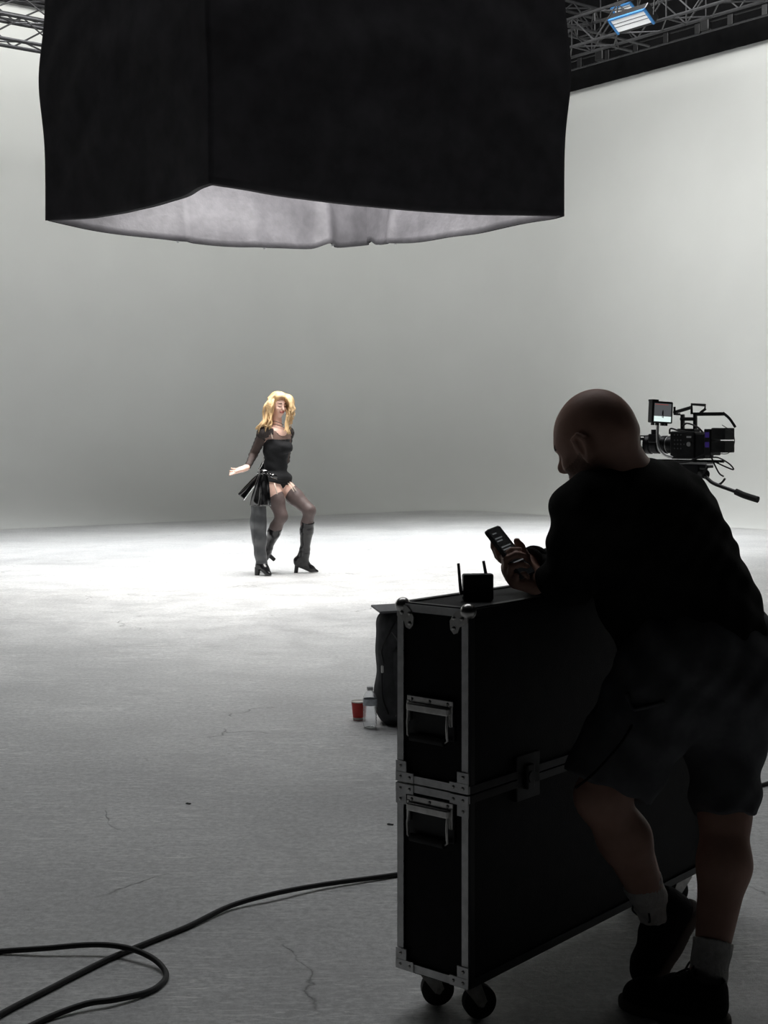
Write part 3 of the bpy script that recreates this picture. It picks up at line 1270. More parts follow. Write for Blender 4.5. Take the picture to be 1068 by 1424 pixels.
# trunk
fwd = nrm((-.767, .64, 0))
lft = nrm((-.64, -.767, 0))
TR = np.stack([fwd, lft, (0, 0, 1)])
fd.ell(pel, (.13, .17, .15), TR, .05)
fd.ell(waist, (.14, .165, .16), TR, .06)
fd.ell(chest, (.145, .18, .18), TR, .07)
fd.ell(upper, (.11, .15, .10), TR, .07)
fd.cap(shL, shR, .075, .075, .06)
fd.cap(upper, neckb, .09, .075, .06)
fd.cap(neckb, neckt, .064, .060, .05)
for a, b, c in ((shL, elL, wrL), (shR, elR, wrR)):
    fd.chain([a, b], [.064, .047], .04)
    fd.chain([b, c], [.046, .030], .02)
for a, b, c in ((hipL, kneL, ankL), (hipR, kneR, ankR)):
    fd.chain([a, b], [.098, .062], .06)
    m_ = b + (c - b) * .33
    back = nrm(np.cross(np.cross(b - a, c - b), c - b)) if np.linalg.norm(np.cross(b - a, c - b)) > 1e-3 else np.zeros(3)
    fd.chain([b, m_ - fwd * .012, c], [.058, .062, .036], .03)
# feet inside the shoes
fd.chain([ankR, Mn(960, 1392, 3.36), Mn(905, 1388, 3.42)], [.036, .034, .028], .03)
fd.chain([ankL, Mn(918, 1310, 3.52), Mn(908, 1345, 3.50)], [.036, .034, .026], .03)
# head: cranium, face, jaw, brow, nose, ear
fd.ell(H(-.014, 0, .018), (.100, .079, .090), HR, .02)
fd.ell(H(.030, 0, -.020), (.072, .068, .095), HR, .03)
fd.ell(H(.045, 0, -.078), (.048, .050, .040), HR, .03)
fd.cap(H(.070, -.028, .006), H(.070, .028, .006), .022, .022, .02)
fd.chain([H(.094, 0, .000), H(.112, 0, -.030), H(.104, 0, -.038)], [.009, .013, .011], .010)
fd.ell(H(.100, .013, -.038), (.010, .008, .007), HR, .006)
fd.ell(H(.100, -.013, -.038), (.010, .008, .007), HR, .006)
for s_ in (-1, 1):
    fd.ell(H(.092, s_ * .031, -.010), (.016, .016, .011), HR, .012, 'sub')
    fd.ell(H(.077, s_ * .031, -.011), (.013, .013, .0115), HR, .004)
    fd.ell(H(.072, s_ * .040, -.042), (.020, .018, .016), HR, .02)
    # ear: helix, lobe and a hollow
    fd.ell(H(.004, s_ * .076, -.036), (.020, .009, .033), HR, .008)
    fd.chain([H(.018, s_ * .078, -.026), H(.016, s_ * .086, -.004), H(-.002, s_ * .091, -.001), H(-.014, s_ * .091, -.020), H(-.006, s_ * .085, -.052), H(.008, s_ * .078, -.068)],
             [.005, .006, .006, .006, .006, .008], .005)
    fd.ell(H(.006, s_ * .087, -.032), (.009, .007, .015), HR, .005, 'sub')
fd.cap(H(.095, -.020, -.068), H(.095, .020, -.068), .0075, .0075, .010)
fd.cap(H(.093, -.016, -.080), H(.093, .016, -.080), .0075, .0075, .008)
fd.chain([H(-.042, 0, -.030), neckb - fwd * .01], [.062, .068], .05)
# neck folds at the nape
fd.cap(H(-.082, -.035, -.035), H(-.082, .035, -.035), .016, .016, .02)
# hands: right hand closes round the phone, left hand lies under it
phL, phW, phN = nrm((-.589, .26, .762)), nrm((.53, .84, .12)), None
phN = np.cross(phW, phL)
phc = np.array((.3116, 3.475, 1.1005))
hD = nrm(-phW * .80 + phL * .62 + phN * -.12)
hS = nrm(phL * .80 + phW * .60)
palm0 = phc - phL * .090 + phW * .052 - phN * .024
hS = nrm(hS - hD * (hS @ hD))
hN = nrm(np.cross(hD, hS))
if hN @ phN < 0:
    hN = -hN
fd.cap(wrR, palm0 - hD * .005, .029, .026, .02)
hand(fd, palm0 - hD * .004, hD, hN, hS, .93, (.85, 1.0, .75), (.55, .42, .75), spread=.02, fat=1.12)
lD = nrm(np.array(palm0) - phN * .05 - wrL)
fd.cap(wrL, wrL + lD * .02, .028, .026, .02)
hand(fd, wrL + np.array((-.002, 0, .0)), nrm((-.75, -.25, .22)), nrm((.1, -.2, 1)), nrm((.25, .9, .1)), .92, (.35, .5, .4), spread=.04)


def man_slot(C):
    q = (C - hc) @ HR.T
    f_, l_, u_ = q[:, 0], q[:, 1], q[:, 2]
    s_ = np.zeros(len(C))
    jaw = (f_ > .018) & (u_ < -.048 + .25 * np.maximum(0, .06 - f_)) & (u_ > -.13) & (f_ < .115) & (np.abs(l_) < .09)
    jaw &= ~((f_ > .096) & (np.abs(u_ + .074) < .010) & (np.abs(l_) < .022))
    s_[jaw] = 1
    s_[(f_ > .070) & (np.abs(u_ - .012) < .0055) & (np.abs(np.abs(l_) - .033) < .020)] = 2
    s_[(f_ > .070) & (np.abs(u_ + .016) < .0028) & (np.abs(np.abs(l_) - .031) < .013)] = 2
    return s_


fd.build('body', [M['skin_m'], M['beard'], M['brow']], MAN, mo, man_slot)

# sweatshirt
f = Field((-.05, 2.95, .62), (1.15, 4.05, 1.45), .0062)
f.ell(waist, (.185, .205, .20), TR, .07)
f.ell(Mn(972, 905, 3.58), (.175, .20, .135), TR, .07)
f.ell(chest, (.175, .215, .20), TR, .08)
f.ell(Mn(886, 718, 3.57), (.145, .19, .14), TR, .08)
f.ell(Mn(914, 750, 3.56), (.12, .19, .16), TR, .08)
f.cap(shL, shR, .082, .098, .06)
f.cap(Mn(878, 700, 3.56), Mn(858, 674, 3.55), .10, .080, .05)
f.cap(Mn(862, 690, 3.54), shL, .075, .07, .06)
f.chain([shL, elL], [.080, .066], .05)
f.chain([elL, wrL], [.063, .042], .03)
f.chain([shR, elR], [.09, .068], .05)
f.chain([elR, wrR], [.064, .043], .03)
# hem and cuff openings, neck opening
f.cut_near(wrR + nrm(wrR - elR) * .004, wrR - elR, .065)
f.cut_near(wrL + nrm(wrL - elL) * .004, wrL - elL, .06)
f.cut((.8, 3.6, EYE + (HY - 972) * 3.55 / F), (.05, .0, -1))
f.cap(neckb + (neckt - neckb) * .55, neckt + (neckt - neckb) * .6, .076, .095, .01, 'sub')


def shirt_folds(x, y, z):
    w_ = .0030 * np.sin(60 * z + 26 * x + 2.5 * np.sin(9 * y + 7 * x))
    w_ += .0022 * np.sin(95 * x - 40 * z + 3 * np.sin(14 * z))
    el = np.exp(-(((x - .44) / .14) ** 2 + ((z - 1.05) / .09) ** 2))
    w_ += .0045 * el * np.sin(110 * x + 60 * z + 20 * y)
    return w_


f.warp(shirt_folds)
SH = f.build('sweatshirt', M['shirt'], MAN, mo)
b = MB()
n_ax = nrm(neckt - neckb)
e1 = nrm(np.cross(n_ax, (0, 1, .3)))
e2 = np.cross(n_ax, e1)
nc = neckb + n_ax * .034
for r_ in (.080,):
    b.tube([nc + (e1 * math.cos(a) * r_ + e2 * math.sin(a) * r_ * 1.02) - mo for a in np.linspace(0, 2 * PI, 40)[:-1]], .009, 8, False, True)
b.build('collar', M['rib'], SH, True)
for w_, e_, r_ in ((wrR, elR, .040), (wrL, elL, .039)):
    ax_ = nrm(w_ - e_)
    u1 = nrm(np.cross(ax_, (0, .3, 1)))
    u2 = np.cross(ax_, u1)
    for k in range(2):
        b = MB()
        c0 = w_ - ax_ * (.004 + .02 * k)
        b.tube([c0 + (u1 * math.cos(a) + u2 * math.sin(a)) * (r_ + .004 * k) - mo for a in np.linspace(0, 2 * PI, 30)[:-1]], .010, 8, False, True)
        b.build('cuff', M['rib'], SH, True)
# shoulder seam
b = MB()
b.tube([p - Vector(mo) for p in catmull([Mn(850, 668, 3.46), Mn(826, 672, 3.38), Mn(800, 684, 3.35), Mn(786, 710, 3.34)], 8)], .003, 6)
b.build('seam', M['rib'], SH, True)

# shorts
f = Field((.30, 3.1, .28), (1.15, 3.95, 1.02), .0062)
f.ell(Mn(990, 915, 3.575), (.165, .195, .165), TR, .06)
f.ell(Mn(1005, 960, 3.54), (.15, .175, .13), TR, .06)
kL2 = hipL + (kneL - hipL) * 1.02
kR2 = hipR + (kneR - hipR) * 1.10
f.chain([hipL, kL2], [.130, .112], .07)
f.chain([hipR, kR2], [.124, .078], .07)
f.cut_near(hipL + (kneL - hipL) * .93, nrm(kneL - hipL) + np.array((0, 0, -.35)), .17)
f.cut_near(hipR + (kneR - hipR) * 1.02, kneR - hipR, .16)
f.chain([hipL + (kneL - hipL) * .70, kneL + (kneL - hipL) * .3], [.06, .104], .0, 'sub')
f.chain([hipR + (kneR - hipR) * .80, kneR + (kneR - hipR) * .3], [.05, .071], .0, 'sub')


def short_folds(x, y, z):
    return .0035 * np.sin(38 * x + 55 * z + 2 * np.sin(16 * y)) + .0025 * np.sin(80 * x - 24 * z + 3 * np.sin(20 * z))


f.warp(short_folds)
SO = f.build('shorts', M['shorts'], MAN, mo)
b = MB()
b.tube([p - Vector(mo) for p in catmull([Mn(884, 1000, 3.333), Mn(862, 1035, 3.297), Mn(826, 1075, 3.275), Mn(800, 1096, 3.272)], 8)], .003, 6)
b.build('side_seam', M['rib'], SO, True)
b = MB()
b.tube([p - Vector(mo) for p in catmull([Mn(872, 965, 3.36), Mn(880, 985, 3.335), Mn(892, 985, 3.325), Mn(925, 977, 3.315)], 8)], [.008 if i < 4 else .005 for i in range(25)], 6)
b.build('pocket_hem', M['shorts'], SO, True)

# socks and shoes
for nm, k_, a_, fr in (('L', kneL, ankL, .66), ('R', kneR, ankR, .79)):
    f = Field(np.minimum(k_, a_) - .14, np.maximum(k_, a_) + .14, .0035)
    p0 = k_ + (a_ - k_) * fr
    f.chain([p0 - fwd * .004, a_], [.051, .041], .02)
    f.chain([a_, a_ + nrm(a_ - k_) * .05], [.041, .042], .02)
    f.cut(p0 + nrm(a_ - k_) * .01, k_ - a_)
    f.warp(lambda x, y, z: .0010 * np.sin(420 * (x + y)) + .0012 * np.sin(120 * z))
    f.build('sock', M['sock'], MAN, mo)


def shoe(heel, toe, top, up, lab):
    """trainer from heel to toe; up is the upper's direction"""
    heel, toe, up = np.array(heel), np.array(toe), nrm(up)
    d = nrm(toe - heel)
    up = nrm(up - d * (d @ up))
    sd = np.cross(up, d)
    Ln = np.linalg.norm(toe - heel)
    R_ = np.stack([d, sd, up])
    mid = (heel + toe) / 2

    def P(a, s_, h_):
        return heel + d * (a * Ln) + sd * s_ + up * h_
    lo = np.min([heel, toe, top], 0) - .12
    hi = np.max([heel, toe, top], 0) + .12
    f = Field(lo, hi, .0036)
    f.chain([P(.13, 0, .050), P(.13, 0, .080)], [.042, .043], .02)
    f.chain([P(.16, 0, .046), P(.50, .002, .042), P(.80, .004, .034), P(.90, .004, .030)], [.040, .043, .038, .030], .03)
    f.chain([P(.20, 0, .085), P(.45, 0, .070)], [.040, .030], .03)
    f.cap(P(.14, 0, .09), P(.12, 0, .15), .033, .040, .005, 'sub')
    f.cut(P(0, 0, .014), -up)
    o = f.build('shoe', M['shoe'], MAN, mo)
    f = Field(lo, hi, .0036)
    f.chain([P(.10, 0, .012), P(.5, .002, .012), P(.82, .004, .012), P(.93, .004, .014)], [.045, .046, .044, .034], .03)
    f.cut(P(0, 0, .026), up)
    f.cut(P(0, 0, .0), -up)
    f.build('sole', M['sole'], o, (0, 0, 0) if False else mo)
    b = MB()
    for k in range(5):
        a = .36 + k * .075
        h = .104 - k * .0085
        b.tube([p - Vector(mo) for p in catmull([P(a - .02, -.026, h - .018), P(a, 0, h), P(a + .02, .026, h - .018)], 4)], .0028, 6)
    for s_ in (-1, 1):
        b.tube([p - Vector(mo) for p in catmull([P(.34, 0, .108), P(.30, s_ * .03, .132), P(.40, s_ * .048, .120), P(.42, s_ * .02, .104)], 6)], .0026, 6)
    b.build('laces', M['rubber'], o, True)
    return o


shoe(ground(1004, 1430) + (0, 0, .002), ground(872, 1398) + (0, 0, .002), ankR, (0, 0, 1), 'R')
tL = Mn(900, 1372, 3.50)
shoe(Mn(966, 1268, 3.545), tL, ankL, nrm((-.85, -.25, -.15)), 'L')

# phone in his hand
PH = thing('smartphone', 'black smartphone held up in the man\'s hand, screen with lines of text', 'phone', tuple(phc))
Rm = Matrix((Vector(phW), Vector(phL), Vector(phN))).transposed()
PH.rotation_euler = Rm.to_euler()
b = MB()
b.prism([(.036 * (1 if a in (0, 3) else -1) * 1.0 + (-.009 if a in (0, 3) else .009) + .009 * math.cos(t), (.075 if a in (0, 1) else -.075) + (-.009 if a in (0, 1) else .009) + .009 * math.sin(t))
         for a in range(4) for t in np.linspace(a * PI / 2, (a + 1) * PI / 2, 6)], -.004, .004)
b.build('case_body', M['black_plastic'], PH)
b = MB()
b.box((-.033, -.071, .0038), (.033, .071, .0046), .002)
sc_ = b.build('screen', M['phone_glass'], PH)
for k, (x0, x1, y) in enumerate([(-.022, -.002, .058), (-.026, .010, .044), (-.026, .002, .036), (-.026, .022, .018), (-.026, .014, .010), (-.018, .026, -.008), (-.018, .020, -.016), (-.026, .026, -.030)]):
    b = MB()
    b.box((x0, y - .0016, .0046), (x1, y + .0016, .0049))
    b.build('text_line', M['phone_text'], sc_)

# ================================================================== DANCER under the softbox
D0 = 13.79
DAN = thing('person', 'blonde woman in black top, stockings and knee boots dancing under the softbox', 'person', tuple(at(385, 600, D0) * (1, 1, 0)))
do = np.array(DAN.location)


def W(px, py, dd=0.0):
    return at(px, py, D0 + dd)


wf = nrm((.62, -.78, 0))          # where her chest faces
wr_ = nrm((-.78, -.62, 0))        # her right side
WR = np.stack([wr_, -wf, (0, 0, 1)])
shR2, elR2, wrR2 = W(366, 603, -.10), W(352, 633, -.04), W(344, 650, -.22)
shL2, elL2, wrL2 = W(400, 602, .10), W(397, 640, .26), W(380, 655, .26)
hpR, knR, anR = W(377, 674, -.06), W(391.5, 718, -.12), W(370, 767, .12)
hpL, knL, anL = W(391, 673, .07), W(430.5, 710, -.06), W(423, 771, .06)


def legs(f, i=0.0, k=.03):
    for a, b, c in ((hpR, knR, anR), (hpL, knL, anL)):
        f.chain([a, a + (b - a) * .5, b], [.090, .074, .054], k, inf=i)
        f.chain([b, b + (c - b) * .3 + wf * -.015, c], [.052, .053, .034], k, inf=i)


def trunk(f, i=0.0):
    f.ell(W(383, 670), (.150, .112, .105), WR, .05, inf=i)
    f.ell(W(375, 675, .03), (.10, .085, .09), WR, .05, inf=i)
    f.ell(W(383.5, 648), (.118, .088, .11), WR, .06, inf=i)
    f.ell(W(384, 626), (.135, .095, .12), WR, .06, inf=i)
    f.ell(W(384, 611), (.138, .078, .075), WR, .05, inf=i)
    f.ell(W(381, 622) + wf * .085, (.055, .050, .052), WR, .03, inf=i)
    f.ell(W(392, 622) + wf * .085, (.055, .050, .052), WR, .03, inf=i)
    f.cap(shR2, shL2, .048, .048, .05, inf=i)


hw = W(387, 561.5)
wfh = nrm((.60, -.80, 0))
tw = math.radians(13)
Wf = wfh * math.cos(tw) - np.array([0, 0, 1]) * math.sin(tw)
Wu = wfh * math.sin(tw) + np.array([0, 0, 1]) * math.cos(tw)
Wl = np.cross(Wu, Wf)
WH = np.stack([Wf, Wl, Wu])


def HW(f_, l_, u_):
    return hw + Wf * f_ + Wl * l_ + Wu * u_


fd = Field(W(316, 806, -.45), W(448, 540, .45) + np.array((0, .2, 0)), .0046)
trunk(fd)
legs(fd)
fd.cap(W(385.5, 600), HW(-.012, 0, -.075), .050, .046, .03)
fd.cap(W(385, 603), shR2, .05, .046, .05)
fd.cap(W(385, 603), shL2, .05, .046, .05)
for a, b, c in ((shR2, elR2, wrR2), (shL2, elL2, wrL2)):
    fd.chain([a, b], [.046, .034], .03)
    fd.chain([b, c], [.034, .023], .015)
fd.ell(HW(-.012, 0, .020), (.092, .072, .085), WH, .02)
fd.ell(HW(.026, 0, -.022), (.064, .058, .085), WH, .03)
fd.ell(HW(.052, 0, -.088), (.026, .027, .022), WH, .03)
fd.chain([HW(.086, 0, -.004), HW(.104, 0, -.034)], [.007, .0105], .010)
for s_ in (-1, 1):
    fd.ell(HW(.086, s_ * .028, -.006), (.012, .014, .010), WH, .010, 'sub')
    fd.ell(HW(.074, s_ * .028, -.008), (.012, .013, .011), WH, .004)
    fd.ell(HW(.066, s_ * .036, -.038), (.022, .020, .018), WH, .02)
    fd.ell(HW(-.005, s_ * .072, -.014), (.016, .008, .028), WH, .006)
fd.cap(HW(.090, -.015, -.060), HW(.090, .015, -.060), .0075, .0075, .008)
fd.cap(HW(.089, -.013, -.070), HW(.089, .013, -.070), .0080, .0080, .006)
hand(fd, wrR2, nrm((-.95, -.25, -.30)), nrm((-.1, -.62, .75)), nrm((-.2, -.75, -.55)), 1.14, (.02, .2, .2), (.45, .8, .6), spread=.2, fat=.84)
hand(fd, wrL2, nrm((-1, .1, -.4)), nrm((0, 1, 0)), nrm((.1, .1, 1)), .9, (.3, .4, .3))


def dan_slot(C):
    q = (C - hw) @ WH.T
    f_, l_, u_ = q[:, 0], q[:, 1], q[:, 2]
    s_ = np.zeros(len(C))
    s_[(f_ > .080) & (np.abs(u_ + .065) < .0115) & (np.abs(l_) < .024)] = 1
    s_[(f_ > .055) & (np.abs(u_ + .012) < .0050) & (np.abs(np.abs(l_) - .030) < .017)] = 2
    s_[(f_ > .055) & (np.abs(u_ - .018) < .0040) & (np.abs(np.abs(l_) - .032) < .019)] = 2
    return s_


fd.build('body', [M['skin_w'], M['lips'], M['lash']], DAN, do, dan_slot)

# camisole body with short skirted hem, sheer yoke and sleeves
f = Field(W(350, 690, -.3), W(415, 590, .3), .005)
trunk(f, .007)
f.cut(W(386, 611.0), (-.0, 0, 1))
f.ell(W(384, 664), (.168, .130, .075), WR, .02)
f.cap(hpR, hpR, .101, .101, .04)
f.cap(hpL, hpL, .101, .101, .04)
f.cut(W(384, 671), nrm((-.22, 0, -1)))
f.warp(lambda x, y, z: .003 * np.exp(-((z - .88) / .05) ** 2) * np.sin(z * 260 + 25 * x) + .0015 * np.sin(70 * z + 40 * x))
TP = f.build('camisole', M['cami'], DAN, do)
f = Field(W(352, 625, -.3), W(418, 585, .3), .0045)
trunk(f, .0075)
f.cap(W(385, 603), shR2, .05, .046, .05, inf=.008)
f.cap(W(385, 603), shL2, .05, .046, .05, inf=.008)
f.ell(W(387, 592), (.115, .16, .075), WR, .0, 'sub')
f.cap(W(387, 600), HW(-.01, 0, -.06), .085, .085, .0, 'sub')
f.cut(W(386, 613), (0, 0, -1))
f.build('sheer_yoke', M['sheer_light'], TP, do)
for a, b, c in ((shR2, elR2, wrR2), (shL2, elL2, wrL2)):
    f = Field(np.min([a, b, c], 0) - .1, np.max([a, b, c], 0) + .1, .0045)
    f.chain([W(377 if a is shR2 else 394, 602, -.06 if a is shR2 else .06), a, b], [.048, .051, .036], .03, inf=.006)
    f.cap(W(387, 601), HW(-.01, 0, -.06), .098, .085, .0, 'sub')
    f.chain([b, c], [.034, .023], .015, inf=.007)
    f.cut_near(c - nrm(c - b) * .012, c - b, .07)
    f.warp(lambda x, y, z: .0018 * np.sin(150 * z + 30 * x))
    f.build('sheer_sleeve', M['sheer'], TP, do)
for s_, p in ((1, (376, 599, -.10)), (-1, (397, 601, .03))):
    b = MB()
    b.tube([q - Vector(do) for q in catmull([W(p[0] - 1 * s_, p[1] - 2, p[2]) , W(p[0] + 1 * s_, p[1] + 4, p[2] - .02), W(p[0] + 3 * s_, p[1] + 11, p[2] - .02)], 5)], .005, 6)
    b.build('strap', M['garter'] if s_ > 0 else M['cami'], TP, True)
# necklaces
for r_, z_ in ((.052, 0), (.062, -.03)):
    b = MB()
    cn = W(386.3, 588.5) + np.array((0, 0, z_))
    b.tube([cn + np.array((math.cos(a) * r_, math.sin(a) * r_, -.02 * math.sin(a - 2.2 + PI))) - do for a in np.linspace(0, 2 * PI, 28)[:-1]], .003, 6, False, True)
    b.build('necklace', M['lash'], DAN, True)
# briefs
f = Field(W(355, 690, -.3), W(410, 660, .3), .005)
trunk(f, .005)
f.cut(W(383, 679.5), (0, 0, -1))
f.chain([hpR + np.array((-.02, 0, -.04)), knR], [.112, .1], 0, 'sub')
f.chain([hpL + np.array((.03, 0, -.03)), knL], [.112, .1], 0, 'sub')
f.build('briefs', M['cami'], DAN, do)
# stockings
for a, b, c, fr in ((hpR, knR, anR, .36), (hpL, knL, anL, .34)):
    f = Field(np.min([a, b, c], 0) - .13, np.max([a, b, c], 0) + .13, .005)
    f.chain([a, a + (b - a) * .5, b], [.090, .074, .054], .03, inf=.006)
    f.chain([b, b + (c - b) * .3 + wf * -.015, c], [.052, .053, .034], .03, inf=.005)
    f.cut(a + (b - a) * fr, (a - b) + np.array((-.08, 0, 0)))
    f.cut(b + (c - b) * .6, c - b)
    f.build('stocking', M['stocking'], DAN, do)
for pts in ([(403, 670, -.02), (407, 676, -.04), (411.5, 682, -.07)], [(400.5, 672, -.03), (404.5, 677, -.06), (409, 683.5, -.09)],
            [(381.5, 672, -.16), (383.5, 679, -.19), (385.5, 687, -.21)]):
    b = MB()
    b.tube([W(*p) - do for p in pts], .0055, 6)
    b.build('garter_strap', M['garter'], DAN, True)


def boot(kn, an, fr, heel, toe, heel_tip, m, parent, org, wid=1.0):
    """tall heeled boot: shaft from part way down the shin, ankle, vamp, pointed toe, block heel"""
    kn, an, heel, toe = map(np.array, (kn, an, heel, toe))
    heel_tip = np.array(heel_tip)
    d = nrm(toe - heel)
    lo = np.min([kn, an, heel, toe, heel_tip], 0) - .13
    hi = np.max([kn, an, heel, toe, heel_tip], 0) + .13
    f = Field(lo, hi, .0042)
    top = kn + (an - kn) * fr
    m1 = kn + (an - kn) * .45 - wf * .008
    f.chain([kn, m1, kn + (an - kn) * .9, an], [.064 * wid, .064 * wid, .047 * wid, .044 * wid], .03)
    ball = heel + (toe - heel) * .70
    f.chain([an, heel + np.array((0, 0, .03))], [.044 * wid, .038], .03)
    f.chain([an, heel * .45 + ball * .55 + np.array((0, 0, .025)), ball], [.043, .036, .030], .035)
    f.chain([heel, ball, toe], [.034, .031, .014], .02)
    f.cut(top, kn - an)
    f.chain([top + (an - kn) * .03, kn], [.045 * wid, .062 * wid], 0, 'sub')
    up = nrm(kn - an)
    f.warp(lambda x, y, z: .0012 * np.sin(40 * z + 50 * x) + .0008 * np.sin(100 * z - 50 * x + 2 * np.sin(30 * z)))
    if heel_tip[2] < .02:
        f.cut((0, 0, .006), (0, 0, -1))
    o = f.build('boot', m, parent, org)
    b = MB()
    h0 = heel + np.array((0, 0, .008))
    b.tube([Vector(h0 - org), Vector((h0 * .55 + heel_tip * .45) - org), Vector(heel_tip - org)], [.030, .021, .020], 12)
    b.build('heel', M['boot'] if m is not M['greyboot'] else M['black_plastic'], o, 'auto')
    return o


bL = boot(knL, anL, .26, W(413.5, 783, .07), np.array((*W(441, 0, .10)[:2], .014)), np.array((*W(411.5, 0, .10)[:2], .001)), M['boot'], DAN, do)
b = MB()
ax_ = nrm(knL - anL)
u1 = nrm(np.cross(ax_, (0, 1, 0)))
u2 = np.cross(ax_, u1)
b.tube([anL + ax_ * .03 + (u1 * math.cos(a) + u2 * math.sin(a)) * .050 - do for a in np.linspace(0, 2 * PI, 26)[:-1]], .007, 8, False, True)
b.build('ankle_strap', M['boot'], bL, True)
boot(knR, anR, .30, W(372, 771, .14), np.array((*W(357, 0, .24)[:2], .016)), W(381.5, 778.5, .18), M['boot'], DAN, do, .95)

# black patent jacket tied behind the hip: two fanned tails, a knot and a loose sleeve
JK = thing('leather_wrap', 'glossy black patent leather wrap knotted at the dancing woman\'s hip with fanned tails', 'garment', tuple(W(366, 660, -.22)))
jo = np.array(JK.location)


def tail(name, a, dirv, wdir, Ln, w0, w1, pl, seed, curl=.0):
    a, dirv, wdir = np.array(a), nrm(dirv), nrm(wdir)
    nn = nrm(np.cross(dirv, wdir))

    def fn(u, v):
        s_ = u - .5
        wd = w0 + (w1 - w0) * v ** .8
        ple = math.sin(s_ * pl * PI * .8 + seed) * (.014 + .016 * v) + .008 * math.sin(v * 6 + s_ * 5 + seed) * v + .002 * math.sin(v * 13 - s_ * 9)
        p = a + dirv * Ln * v * (1 - .06 * abs(s_) * math.sin(seed + 4 * s_)) + wdir * wd * s_ + nn * (ple + curl * v * v)
        return p - jo
    return grid_mesh(name, fn, 40, 36, M['patent'], JK, .006)


tail('tail', W(367, 658, -.26), (-.12, -.05, -1), (.95, -.30, -.06), .315, .075, .225, 5.0, .6, -.03)
tail('tail', W(362, 660, -.16), (-.66, -.05, -.75), (.62, -.55, -.5), .285, .06, .125, 4.0, 2.2)
tail('sleeve', W(372, 634, .16), (-.42, -.6, -.95), (.9, -.3, .1), .22, .085, .06, 3.0, 1.1)
f = Field(jo - .14, jo + .14, .005)
f.ell(W(367, 657, -.24), (.045, .035, .032), None, .01)
f.chain([W(367, 657, -.22), W(380, 662, -.25), W(393, 668, -.20), W(401, 668, -.06)], [.020, .018, .016, .016], .02)
f.chain([W(366, 657, -.22), W(360, 657, -.08)], [.022, .018], .02)
f.warp(lambda x, y, z: .004 * np.sin(150 * x + 90 * z) * np.sin(70 * z))
f.build('knot', M['patent'], JK, jo)

# unclear grey third leg, built as an over-knee boot under the wrap
gp = ground(364, 800)
GB = thing('grey_leg_boot', 'unclear dark grey leg shape, built as a tall heeled boot under the glossy black wrap', 'boot', tuple(gp))
go_ = np.array(gp)


def G(px, py, dd=0):
    return at(px, py, gp[1] + dd)


f = Field(G(340, 806, -.15), G(388, 692, .15), .0042)
f.chain([G(360.3, 699), G(360, 725), G(361, 750), G(362, 772), G(363, 784)], [.071, .072, .066, .055, .046], .03)
f.chain([G(358, 699, .03), G(357, 730, .03), G(358.5, 752, .03)], [.060, .060, .050], .03)
hl_, tb_ = G(360, 789), np.array((*G(372.5, 0, -.06)[:2], .026))
f.chain([G(364.5, 784), hl_], [.046, .034], .03)
f.chain([G(365, 784), G(369, 791, -.04), tb_], [.044, .036, .028], .03)
f.chain([tb_, np.array((*G(375, 0, -.08)[:2], .018))], [.026, .016], .02)
f.cut(G(361, 703.5), (0, 0, 1))
f.cap(G(361, 708), G(361, 690), .055, .064, 0, 'sub')
f.cut((0, 0, .008), (0, 0, -1))
f.warp(lambda x, y, z: .0025 * np.sin(45 * z + 25 * x) + .006 * np.exp(-((x - (355.8 - CX) * 13.65 / F) / .006) ** 2) * (z > .2))
f.build('shaft', [M['greyboot'], M['boot']], GB, go_, lambda C: (C[:, 2] < .115).astype(float))
b = MB()
b.tube([Vector(G(358.5, 789) - go_), Vector(np.array((*G(357.5, 0)[:2], .001)) - go_)], [.033, .024], 14)
b.build('heel', M['boot'], GB, 'auto')

# hair: cap and many waved locks, swept to both sides
f = Field(W(345, 615, -.35), W(416, 538, .35), .0042)
f.ell(HW(-.022, 0, .026), (.100, .086, .096), WH, .02)
f.ell(HW(-.045, 0, -.01), (.085, .086, .10), WH, .02)
f.ell(HW(.02, .008, .075), (.072, .078, .045), WH, .02)
rs = np.random.RandomState(11)


def lock(root, pts, r0, wave=.008):
    P_ = catmull([root] + pts, 6)
    n_ = len(P_)
    ph = rs.rand(2) * 6
    Q = [np.array(p) + np.array((math.sin(i * .55 + ph[0]), .8 * math.sin(i * .5 + ph[1]), 0)) * wave * (i / n_) for i, p in enumerate(P_)]
    R_ = [r0 * (1 - .75 * (i / n_) ** 1.6) for i in range(n_)]
    f.chain(Q, R_, .006)


for i in range(60):        # her right side and back: falls to the left over the shoulder
    t = rs.rand()
    root = HW(.02 - .10 * t, -.03 - .05 * rs.rand(), .085 - .05 * t)
    ex, ey, ed = 357 + 18 * rs.rand(), 590 + 17 * rs.rand(), .10 - .26 * rs.rand()
    if ex < 362:
        ey = max(ey, 597)
    mx = 372 + (ex - 362) * .35 + 3 * rs.randn() * .4
    lock(root, [W(mx + 3, 558 + 5 * rs.rand(), ed * .7 - .02), W(mx, 572 + 5 * rs.rand(), ed * .9), W((mx + ex) / 2 + 1, 586 + 4 * rs.rand(), ed), W(ex - 4 * rs.rand(), ey, ed)], .012, .016)
for i in range(60):        # swept over her left side: a full wave beside the face
    t = rs.rand()
    root = HW(.045 - .09 * t, .005 + .05 * rs.rand(), .100 - .03 * t)
    ex, ey, ed = 398 + 11 * rs.rand(), 572 + 14 * rs.rand() + (12 if rs.rand() < .3 else 0), .08 - .18 * rs.rand()
    mx = 400 + 8 * rs.rand()
    lock(root, [W(mx - 3.5, 551 + 3 * rs.rand(), ed * .6), W(mx, 561 + 4 * rs.rand(), ed), W(mx + .5, 570 + 3 * rs.rand(), ed), W(ex if rs.rand() < .5 else min(ex, mx), ey, ed)], .0125, .014)
